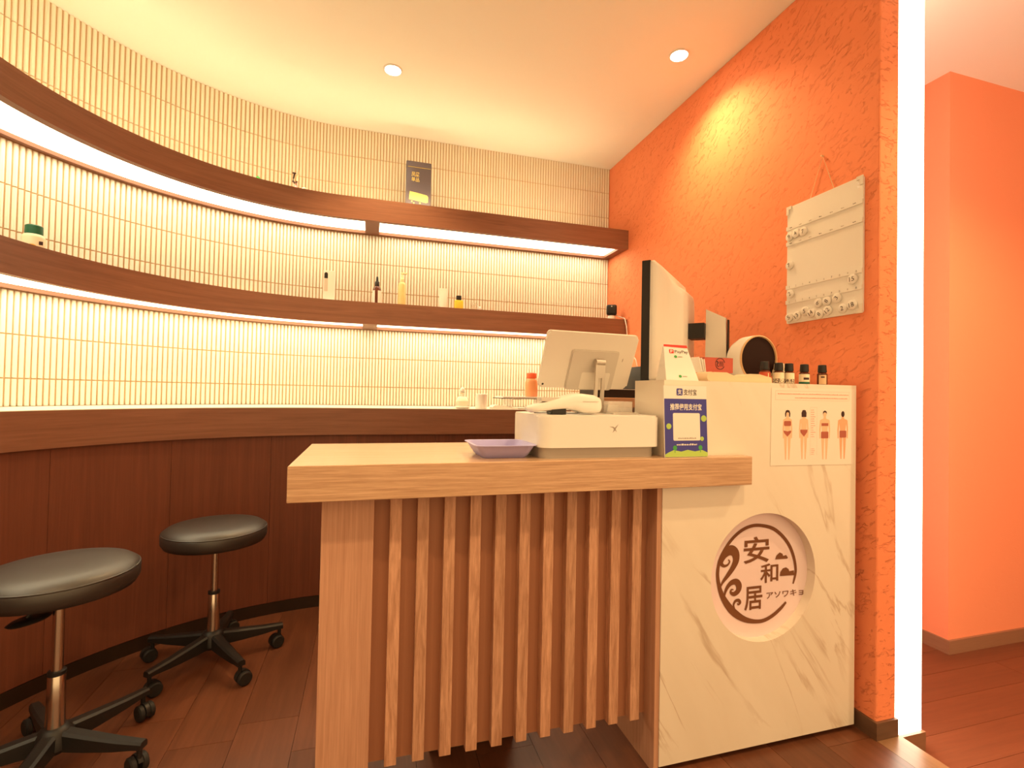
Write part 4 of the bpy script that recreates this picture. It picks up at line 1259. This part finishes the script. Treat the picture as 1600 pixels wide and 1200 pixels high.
# ================================================================== WHITEBOARD WITH MAGNETS ON THE ORANGE WALL
MBX = 1.5965
MW = frame((MBX, 0, 0), (0, -1, 0), (0, 0, 1))        # x of the plane = -Y, normal towards the room
def whiteboard():
    t = thing('whiteboard', 'small white magnet board hung by a string on the orange wall', 'whiteboard', (1.6, 1.42, 1.40))
    bm = bmesh.new(); prism(bm, rrect(-1.577, 1.396, -1.262, 1.863, 0.006, 3), -0.0075, 0.0, MW)
    p = mk('panel', bm, WHITE, t)
    for (zl, zr) in ((1.7695, 1.7690), (1.7070, 1.7045), (1.5335, 1.5318), (1.4735, 1.4755)):
        bm = bmesh.new(); prism(bm, [(-1.579, zl), (-1.262, zr), (-1.262, zr + 0.0155), (-1.579, zl + 0.0155)], 0.0003, 0.0035, MW)
        s = mk('magnet_strip', bm, WHITE, t)
        bottom = zl < 1.6
        for k in range(10 if bottom else 7):
            f = (k + 0.35) / (10.0 if bottom else 7.0)
            y = -1.572 + 0.31 * f; z = zl + (zr - zl) * f
            if not bottom:
                print_rows('fine_print', (y - 0.005, z + 0.006, y + 0.006, z + 0.010), GREY_INK if k % 3 else DARK_INK, s, MW, 0.0040, seed=20 + k)
                continue
            txt = str((k + 1) % 10)
            text('lettering', txt, (y - 0.006, z + 0.004, y + 0.006, z + 0.0115), GREY_INK if k % 3 else DARK_INK, s, MW, 0.0040, stretch=False)
    for yy, zz, a, b in ((-1.577, 1.863, 1, -1), (-1.262, 1.863, -1, -1), (-1.262, 1.396, -1, 1)):
        bm = bmesh.new()
        prism(bm, rect(min(yy - a * 0.002, yy + a * 0.022), min(zz - b * 0.002, zz + b * 0.010), max(yy - a * 0.002, yy + a * 0.022), max(zz - b * 0.002, zz + b * 0.010)), 0.0003, 0.004, MW)
        prism(bm, rect(min(yy - a * 0.002, yy + a * 0.010), min(zz + b * 0.010, zz + b * 0.030), max(yy - a * 0.002, yy + a * 0.010), max(zz + b * 0.010, zz + b * 0.030)), 0.0003, 0.004, MW)
        mk('corner_clip', bm, WHITE_PALE, t)
    mk('string', tube(bmesh.new(), [(1.600, 1.475, 1.862), (1.600, 1.4225, 2.003), (1.600, 1.374, 1.861)], 0.0013, 6), STRING, t)
    mk('nail', lathe(bmesh.new(), [(0.003, 0), (0.003, 0.012)], 8, frame((1.6045, 1.4225, 2.004), (0, -1, 0), (0, 0, 1))), STRING, t)
    bm = bmesh.new(); flat(bm, [(-1.283, 1.842), (-1.275, 1.848), (-1.270, 1.844), (-1.277, 1.838)], MW, 0.0005); flat(bm, [(-1.284, 1.835), (-1.276, 1.832), (-1.272, 1.826), (-1.282, 1.827)], MW, 0.0005)
    mk('sticker', bm, mat('glossy_white', (0.95, 0.95, 0.95), 0.1), p)
whiteboard()
mags = [(1.5619, 1.7424, '9', 'leftmost of three under the top strip of the whiteboard', 0.3), (1.5317, 1.7470, '4', 'middle of three under the top strip of the whiteboard', 0.5), (1.4973, 1.7440, '7', 'rightmost of three under the top strip of the whiteboard', 0.2),
        (1.5606, 1.628, '7', 'alone at mid height on the left edge of the whiteboard', 0.4), (1.5560, 1.5130, '2', 'under the left end of the third whiteboard strip', 0.5), (1.2953, 1.5156, '15', 'large marked 15 under the right end of the third strip', 0.05),
        (1.4290, 1.4560, '6', 'leftmost of three under the lowest whiteboard strip', -0.2), (1.3936, 1.4564, '8', 'middle of three under the lowest whiteboard strip', 0.9), (1.3539, 1.4604, '3', 'rightmost of three under the lowest whiteboard strip', 0.9),
        (1.5600, 1.4199, '5', 'in the bottom left corner of the whiteboard', 0.6), (1.5237, 1.4213, '13', 'second from the left in the bottom row of the whiteboard', 0.7), (1.4870, 1.4339, '5', 'third from the left in the bottom row, set a little higher', 0.1),
        (1.4592, 1.4227, '14', 'fourth from the left in the bottom row of the whiteboard', 0.6), (1.4235, 1.4131, '8', 'fifth in the bottom row, overlapping the board edge', 0.8), (1.3896, 1.4214, '12', 'marked 12 in the bottom row of the whiteboard', 0.7),
        (1.3310, 1.4199, '2', 'second from the right in the bottom row of the whiteboard', 0.2), (1.2960, 1.4265, '18', 'marked 18 in the bottom right corner of the whiteboard', 0.2)]
for y, z, s, lab, rot in mags:
    M = frame((MBX - 0.0002, y, z), (0, -1, 0), (0, 0, 1))
    o = mk('magnet', lathe(bmesh.new(), [(0.0155, 0.0), (0.0172, 0.0012), (0.0172, 0.0060), (0.0150, 0.0075), (0, 0.0078)], 24, M), WHITE, None, smooth=True, loc=(MBX, y, z))
    tag(o, 'round white magnet ' + lab, 'magnet', 'number magnets on the whiteboard')
    w = 0.010 if len(s) == 1 else 0.018
    text('lettering', s, (-w / 2, -0.008, w / 2, 0.008), DARK_INK, o, M, 0.0084, rot=rot)

# ================================================================== THINGS ON THE SHELVES
ZU, ZL = 2.176, 1.592
# tea tin on the upper shelf
def tin():
    t = thing('tea_tin', 'slate grey tea tin with gold lettering standing on the upper shelf', 'tin', (0.255, 2.985, ZU))
    x0, x1, y0, y1, zt = 0.181, 0.328, 2.955, 3.010, ZU + 0.293
    b = mk('body', box(x0, x1, y0, y1, ZU + 0.0003, zt - 0.034, bev=0.006, seg=3), TIN, t, smooth=True)
    mk('lid', box(x0 - 0.0005, x1 + 0.0005, y0 - 0.0005, y1 + 0.0005, zt - 0.0335, zt, bev=0.006, seg=3), TIN, t, smooth=True)
    M = frame((0, y0 - 0.0001, 0), (1, 0, 0), (0, 0, 1))
    bm = bmesh.new(); flat(bm, rect(x0 + 0.008, zt - 0.038, x1 - 0.006, zt - 0.0355), M, 0.0007); mk('gold_line', bm, GOLD, b)
    text('lettering', '凤凰', (x0 + 0.030, zt - 0.093, x0 + 0.078, zt - 0.066), GOLD, b, M, 0.0006, bold=0.012)
    text('lettering', '单丛', (x0 + 0.030, zt - 0.123, x0 + 0.078, zt - 0.096), GOLD, b, M, 0.0006, bold=0.012)
    bm = bmesh.new(); flat(bm, [(x0 + 0.018, zt - 0.232), (x0 + 0.060, zt - 0.236), (x1 - 0.030, zt - 0.244), (x1 - 0.018, zt - 0.240), (x1 - 0.016, zt - 0.208), (x1 - 0.024, zt - 0.198), (x0 + 0.060, zt - 0.188), (x0 + 0.022, zt - 0.184)], M, 0.0006)
    mk('gold_picture', bm, GOLD, b)
    for a, z, r in ((0.035, 0.243, 0.004), (0.047, 0.252, 0.004), (0.083, 0.249, 0.005)):
        bm = bmesh.new(); flat(bm, oval(x0 + a, zt - z, r, n=10), M, 0.0006); mk('gold_dot', bm, GOLD, b)
tin()
# little doll figure with raised leg
t = thing('tiny_figurine', 'tiny pink and black acrobat figurine lying on the upper shelf', 'figurine', (-0.40, 2.90, ZU))
fx, fy = -0.405, 2.900
bm = tube(bmesh.new(), [(fx - 0.004, fy, ZU + 0.010), (fx - 0.007, fy, ZU + 0.035), (fx - 0.004, fy, ZU + 0.058)], [0.010, 0.009, 0.006], 10)
mk('body', bm, PINK, t, smooth='all')
bm = tube(bmesh.new(), [(fx - 0.012, fy, ZU + 0.048), (fx - 0.022, fy, ZU + 0.056), (fx - 0.020, fy, ZU + 0.075), (fx - 0.016, fy, ZU + 0.098)], [0.006, 0.005, 0.004, 0.004], 8)
mk('raised_leg', bm, HAIR_INK, t, smooth='all')
mk('shoe', box(fx - 0.026, fx - 0.008, fy - 0.004, fy + 0.004, ZU + 0.098, ZU + 0.106, bev=0.002), HAIR_INK, t)
mk('arm', tube(bmesh.new(), [(fx - 0.003, fy, ZU + 0.056), (fx + 0.001, fy, ZU + 0.090), (fx + 0.007, fy, ZU + 0.120)], 0.004, 8), BEIGE, t, smooth='all')
mk('head', lathe(bmesh.new(), [(0, -0.011), (0.008, -0.008), (0.011, 0), (0.008, 0.008), (0, 0.011)], 14, Matrix.Translation((fx + 0.014, fy, ZU + 0.0125))), HAIR_INK, t, smooth='all')
mk('hoop', tube(bmesh.new(), [(fx + 0.035 + 0.014 * math.cos(a * PI / 8), fy, ZU + 0.016 + 0.014 * math.sin(a * PI / 8)) for a in range(17)], 0.0018, 6), GREYWHITE, t, smooth='all')
# little green sprout
t = thing('tiny_plant', 'tiny green sprout ornament on the upper shelf left of the figurine', 'ornament', (-0.595, 2.85, ZU))
gx, gy = -0.588, 2.845
mk('pot', lathe(bmesh.new(), [(0.010, 0.0003), (0.013, 0.014), (0.013, 0.018), (0.008, 0.018)], 14, Matrix.Translation((gx, gy, ZU))), GREEN_CAP, t, smooth=True)
for dx, dz, a in ((-0.004, 0.012, 0.3), (0.005, 0.008, -0.5)):
    bm = lathe(bmesh.new(), [(0, -0.009), (0.005, -0.003), (0.005, 0.003), (0, 0.010)], 8, Matrix.Translation((gx + dx, gy, ZU + 0.020 + dz)) @ Matrix.Rotation(a, 4, 'Y'))
    mk('leaf', bm, GREEN_INK, t, smooth='all')

# lower shelf, from left to right
t = thing('capsule_bottle', 'squat cream supplement bottle with dark green cap at the left of the lower shelf', 'bottle', (-1.255, 2.325, ZL))
M = Matrix.Translation((-1.255, 2.325, ZL))
mk('body', lathe(bmesh.new(), [(0.032, 0.0003), (0.0355, 0.004), (0.0355, 0.066), (0.031, 0.077), (0.026, 0.080)], 28, M), mat('cream_bottle', (0.80, 0.72, 0.52), 0.35), t, smooth=True)
mk('cap', lathe(bmesh.new(), [(0.0260, 0.0802), (0.0270, 0.084), (0.0265, 0.112), (0.022, 0.116)], 28, M), GREEN_CAP, t, smooth=True)
Ml = frame((-1.255, 2.325, ZL), Vector((0.88, 0.47, 0)), (0, 0, 1)) @ Matrix.Translation((0, 0, 0.0362))
bm = bmesh.new(); flat(bm, rect(0.004, 0.038, 0.026, 0.052), Ml, -0.004); flat(bm, rect(0.007, 0.0405, 0.026, 0.0495), Ml, -0.0038)
mk('dark_label', bm, HAIR_INK, t)
bm = bmesh.new(); flat(bm, oval(-0.004, 0.030, 0.012, 0.008, 14), Ml, 0.0005); mk('orange_print', bm, mat('amber_print', (0.85, 0.45, 0.10), 0.6), t)

t = thing('serum_box', 'white serum carton with black dropper picture on the lower shelf', 'carton', (-0.235, 2.965, ZL))
b = mk('carton', box(-0.264, -0.202, 2.945, 2.990, ZL + 0.0003, ZL + 0.178, bev=0.001, seg=1), WHITE_MATT, t)
M = frame((0, 2.9448, 0), (1, 0, 0), (0, 0, 1))
bm = bmesh.new(); flat(bm, [(-0.258, ZL + 0.133), (-0.239, ZL + 0.133), (-0.239, ZL + 0.160), (-0.244, ZL + 0.167), (-0.253, ZL + 0.167), (-0.258, ZL + 0.160)], M, 0.0004); mk('dropper_print', bm, BLACK, b)
bm = bmesh.new(); flat(bm, rrect(-0.258, ZL + 0.060, -0.239, ZL + 0.1325, 0.004, 3), M, 0.0004); mk('bottle_print', bm, mat('grey_beige_print', (0.62, 0.56, 0.48), 0.7), b)
o = mk('dish', box(-0.285, -0.192, 2.925, 2.944, ZL + 0.0003, ZL + 0.008, bev=0.002), WHITE, None, loc=(-0.24, 2.935, ZL))
tag(o, 'low white dish in front of the serum carton on the lower shelf', 'dish')

t = thing('spray_bottle', 'dark brown spray bottle with white label sides on the lower shelf', 'bottle', (0.030, 2.965, ZL))
M = Matrix.Translation((0.030, 2.965, ZL))
mk('body', lathe(bmesh.new(), [(0.022, 0.0003), (0.0245, 0.003), (0.0245, 0.088), (0.021, 0.103), (0.012, 0.113)], 24, M), AMBER, t, smooth=True)
mk('neck', lathe(bmesh.new(), [(0.0125, 0.1131), (0.0135, 0.116), (0.0125, 0.138), (0.010, 0.142)], 20, M), BLACK, t, smooth=True)
mk('spray_head', lathe(bmesh.new(), [(0.0075, 0.1422), (0.0065, 0.162), (0.004, 0.170)], 16, M), BLACK, t, smooth=True)
for a0, a1 in ((-PI * 1.02, -PI * 0.66), (-PI * 0.44, -PI * 0.04)):
    bm = bmesh.new(); n = 8
    A = [bm.verts.new(M @ Vector((0.0250 * math.cos(a0 + (a1 - a0) * k / n), 0.0250 * math.sin(a0 + (a1 - a0) * k / n), 0.004))) for k in range(n + 1)]
    B_ = [bm.verts.new(M @ Vector((0.0250 * math.cos(a0 + (a1 - a0) * k / n), 0.0250 * math.sin(a0 + (a1 - a0) * k / n), 0.086))) for k in range(n + 1)]
    for k in range(n):
        bm.faces.new((A[k], A[k + 1], B_[k + 1], B_[k]))
    mk('label_side', bm, WHITE_MATT, t, smooth=True)

t = thing('pump_bottle', 'tall clear yellow pump bottle on the lower shelf', 'bottle', (0.172, 2.965, ZL))
M = Matrix.Translation((0.172, 2.965, ZL))
mk('body', lathe(bmesh.new(), [(0.021, 0.0003), (0.0235, 0.003), (0.0235, 0.130), (0.019, 0.143), (0.011, 0.150)], 24, M), YELLOW_LIQ, t, smooth=True)
mk('pump_collar', lathe(bmesh.new(), [(0.012, 0.1502), (0.013, 0.153), (0.012, 0.168), (0.006, 0.172), (0.005, 0.196)], 18, M), mat('pale_yellow_pump', (0.86, 0.76, 0.46), 0.3), t, smooth=True)
mk('pump_nozzle', box(0.164, 0.200, 2.959, 2.971, ZL + 0.1962, ZL + 0.206, bev=0.003), mat('pale_yellow_pump', (0.86, 0.76, 0.46), 0.3), t, smooth=True)

t = thing('cream_tube', 'white cream tube standing on its cap on the lower shelf', 'tube', (0.418, 2.965, ZL))
bm = bmesh.new()
rings = []
for z, w, d in ((0.016, 0.022, 0.016), (0.04, 0.0235, 0.015), (0.09, 0.027, 0.008), (0.122, 0.029, 0.0022), (0.132, 0.029, 0.0018)):
    rings.append([bm.verts.new((0.418 + w * math.cos(2 * PI * k / 24), 2.965 + d * math.sin(2 * PI * k / 24), ZL + z)) for k in range(24)])
for A, Bq in zip(rings, rings[1:]):
    for k in range(24):
        bm.faces.new((A[k], A[(k + 1) % 24], Bq[(k + 1) % 24], Bq[k]))
bm.faces.new(rings[0]); bm.faces.new(rings[-1])
mk('tube_body', bm, WHITE, t, smooth=True)
mk('cap', lathe(bmesh.new(), [(0.020, 0.0003), (0.021, 0.002), (0.020, 0.0158)], 20, Matrix.Translation((0.418, 2.965, ZL)) @ Matrix.Diagonal((1, 0.8, 1, 1))), WHITE, t, smooth=True)

t = thing('toner_bottle', 'small square yellow bottle with black cap on the lower shelf', 'bottle', (0.512, 2.965, ZL))
mk('body', box(0.4855, 0.539, 2.950, 2.980, ZL + 0.0003, ZL + 0.066, bev=0.006, seg=3), YELLOW_SOLID, t, smooth=True)
mk('cap', box(0.497, 0.527, 2.954, 2.976, ZL + 0.0663, ZL + 0.094, bev=0.003), BLACK, t, smooth=True)

def tumbler(x, y, r, h, label, tilt=0.0):
    bm = bmesh.new(); n = 20
    M = Matrix.Translation((x, y, ZL + 0.0005 + (r * math.sin(tilt) if tilt else 0))) @ Matrix.Rotation(tilt, 4, 'Y')
    lathe(bm, [(0, 0), (r * 0.8, 0.0), (r, h), (r * 0.93, h), (r * 0.72, 0.004), (0, 0.004)], n, M)
    o = mk('glass_cup', bm, GLASS, None, smooth=True, loc=(x, y, ZL))
    tag(o, label, 'glass')
tumbler(0.595, 2.950, 0.016, 0.052, 'small leaning clear glass beside the toner bottle', 0.35)
o = mk('glass_bead', lathe(bmesh.new(), [(0, 0.0003), (0.010, 0.002), (0.016, 0.014), (0.012, 0.028), (0.006, 0.036), (0, 0.037)], 18, Matrix.Translation((0.640, 2.960, ZL))), mat('frosted_white_glass', (0.85, 0.83, 0.80), 0.15, trans=0.3), None, smooth='all', loc=(0.64, 2.96, ZL))
tag(o, 'small frosted white glass vial right of the leaning glass', 'vial')

# little indoor camera at the right end of the lower shelf
t = thing('indoor_camera', 'small black indoor camera on a white base at the right end of the lower shelf', 'camera', (1.525, 2.93, ZL))
mk('base', lathe(bmesh.new(), [(0.030, 0.0003), (0.031, 0.004), (0.024, 0.028), (0.010, 0.032)], 24, Matrix.Translation((1.525, 2.93, ZL))), WHITE, t, smooth=True)
bm = bmesh.new()
Mc = frame((1.525, 2.925, ZL + 0.066), (0.88, -0.47, 0), (0, 0, 1))
addbox(bm, -0.034, 0.034, -0.034, 0.036, -0.022, 0.022, M=Mc, bev=0.014, seg=4)
h = mk('head', bm, BLACK, t, smooth=True)
bm = bmesh.new(); flat(bm, oval(0, 0.022, 0.004, n=12), Mc, 0.0224); mk('lens', bm, GREYWHITE, h)
mk('cable', tube(bmesh.new(), [(1.545, 2.935, ZL + 0.040), (1.566, 2.90, ZL + 0.022), (1.580, 2.848, ZL + 0.004), (1.586, 2.835, ZL - 0.05), (1.590, 2.83, ZL - 0.12), (1.588, 2.80, ZL - 0.20), (1.59, 2.72, 1.32), (1.592, 2.68, 1.22)], 0.0032, 6), WHITE, t, smooth='all')

# ================================================================== THINGS ON THE BACK WORKTOP
ZW = ZT + 0.0022
t = thing('diffuser_bottle', 'clear round glass diffuser bottle on the back worktop', 'bottle', (0.520, 2.82, ZW))
M = Matrix.Translation((0.520, 2.82, ZW))
mk('glass', lathe(bmesh.new(), [(0.030, 0.0003), (0.039, 0.006), (0.040, 0.045), (0.030, 0.062), (0.014, 0.072), (0.013, 0.090), (0.016, 0.093)], 26, M), mat('frosted_clear_glass', (0.9, 0.86, 0.74), 0.12, trans=0.75), t, smooth='all')
mk('stopper', lathe(bmesh.new(), [(0.010, 0.0932), (0.015, 0.100), (0.015, 0.108), (0.006, 0.120), (0, 0.122)], 18, M), WHITE, t, smooth='all')
o = mk('saucer', lathe(bmesh.new(), [(0.030, 0.0003), (0.042, 0.006), (0.044, 0.012), (0.040, 0.012), (0.028, 0.005), (0, 0.005)], 26, Matrix.Translation((0.505, 2.728, ZW))), WHITE, None, smooth=True, loc=(0.505, 2.728, ZW))
tag(o, 'low white saucer on the front edge of the back worktop', 'saucer')
o = mk('candle_cup', lathe(bmesh.new(), [(0.030, 0.0003), (0.033, 0.003), (0.034, 0.082), (0.031, 0.084), (0.030, 0.070), (0, 0.070)], 26, Matrix.Translation((0.615, 2.74, ZW))), WHITE, None, smooth=True, loc=(0.615, 2.74, ZW))
tag(o, 'plain white candle cup on the back worktop', 'cup')
o = mk('folded_napkin', prism(bmesh.new(), [(0.0, 0.0), (0.15, 0.0), (0.15, 0.006), (0.035, 0.022), (0.012, 0.020), (0.0, 0.010)], 0.0, 0.09, frame((0.672, 2.79, ZW + 0.0003), (1, 0, 0), (0, 0, 1))), WHITE_MATT, None, loc=(0.74, 2.75, ZW))
tag(o, 'folded white napkin right of the candle cup on the back worktop', 'napkin')
t = thing('document_stand', 'low acrylic stand carrying a thin clipboard of papers on the back worktop', 'stand', (0.87, 2.82, ZW))
mk('left_support', box(0.800, 0.804, 2.75, 2.95, ZW + 0.0003, ZW + 0.058), mat('clear_acrylic', (0.9, 0.86, 0.8)), t)
mk('right_support', box(1.000, 1.004, 2.75, 2.95, ZW + 0.0003, ZW + 0.058), mat('clear_acrylic', (0.9, 0.86, 0.8)), t)
t2 = thing('clipboard', 'thin dark clipboard with white papers on the acrylic stand', 'clipboard', (0.87, 2.82, ZW + 0.0585))
mk('board', box(0.735, 1.010, 2.74, 2.95, ZW + 0.0585, ZW + 0.0625), DARK_INK, t2)
mk('papers', box(0.745, 1.005, 2.745, 2.945, ZW + 0.0627, ZW + 0.072), WHITE_MATT, t2)
mk('clip', box(0.80, 0.85, 2.728, 2.745, ZW + 0.055, ZW + 0.066, bev=0.002), GREY_INK, t2)
t = thing('drink_bottle', 'peach coloured bottle with orange cap behind the tablet on the back worktop', 'bottle', (0.955, 2.86, ZW + 0.072))
M = Matrix.Translation((0.955, 2.86, ZW + 0.0722))
mk('body', lathe(bmesh.new(), [(0.036, 0.0003), (0.039, 0.005), (0.039, 0.085), (0.033, 0.105), (0.026, 0.112)], 26, M), PEACH_BODY, t, smooth=True)
mk('cap', lathe(bmesh.new(), [(0.026, 0.1122), (0.030, 0.114), (0.030, 0.142), (0.026, 0.146)], 26, M), ORANGE_CAP, t, smooth=True)

# wooden riser with a black printer by the orange wall
t = thing('side_table', 'light oak side table against the orange wall behind the tablet', 'table', (1.36, 2.43, 0))
mk('table_top', box(1.10, 1.592, 2.27, 2.62, 1.035, 1.085, bev=0.002, seg=1), OAK_TOP, t)  # lighter oak picked to make up for the shade on this edge
for lx in (1.13, 1.572):
    for ly in (2.30, 2.59):
        mk('leg', box(lx - 0.018, lx + 0.018, ly - 0.018, ly + 0.018, 0.0, 1.0348), OAK_V, t)
mk('back_board', box(1.155, 1.548, 2.585, 2.600, 0.75, 1.0348), WHITE_PALE, t)
t = thing('printer', 'black desktop printer with paper tray on the oak side table', 'printer', (1.42, 2.42, 1.0855))
b = mk('body', box(1.385, 1.575, 2.30, 2.55, 1.0855, 1.255, bev=0.006), BLACK, t, smooth=True)
mk('paper_tray', box(1.125, 1.3845, 2.31, 2.52, 1.0855, 1.128, bev=0.003), BLACK, t)
mk('paper', box(1.16, 1.37, 2.33, 2.50, 1.1282, 1.131), WHITE_MATT, t)
M = frame((0, 2.2998, 0), (1, 0, 0), (0, 0, 1))
for z in (1.226, 1.208):
    bm = bmesh.new(); flat(bm, rect(1.402, z, 1.420, z + 0.006), M, 0.0004); flat(bm, rect(1.394, z, 1.397, z + 0.006), M, 0.0004); mk('panel_mark', bm, WHITE_MATT, b)
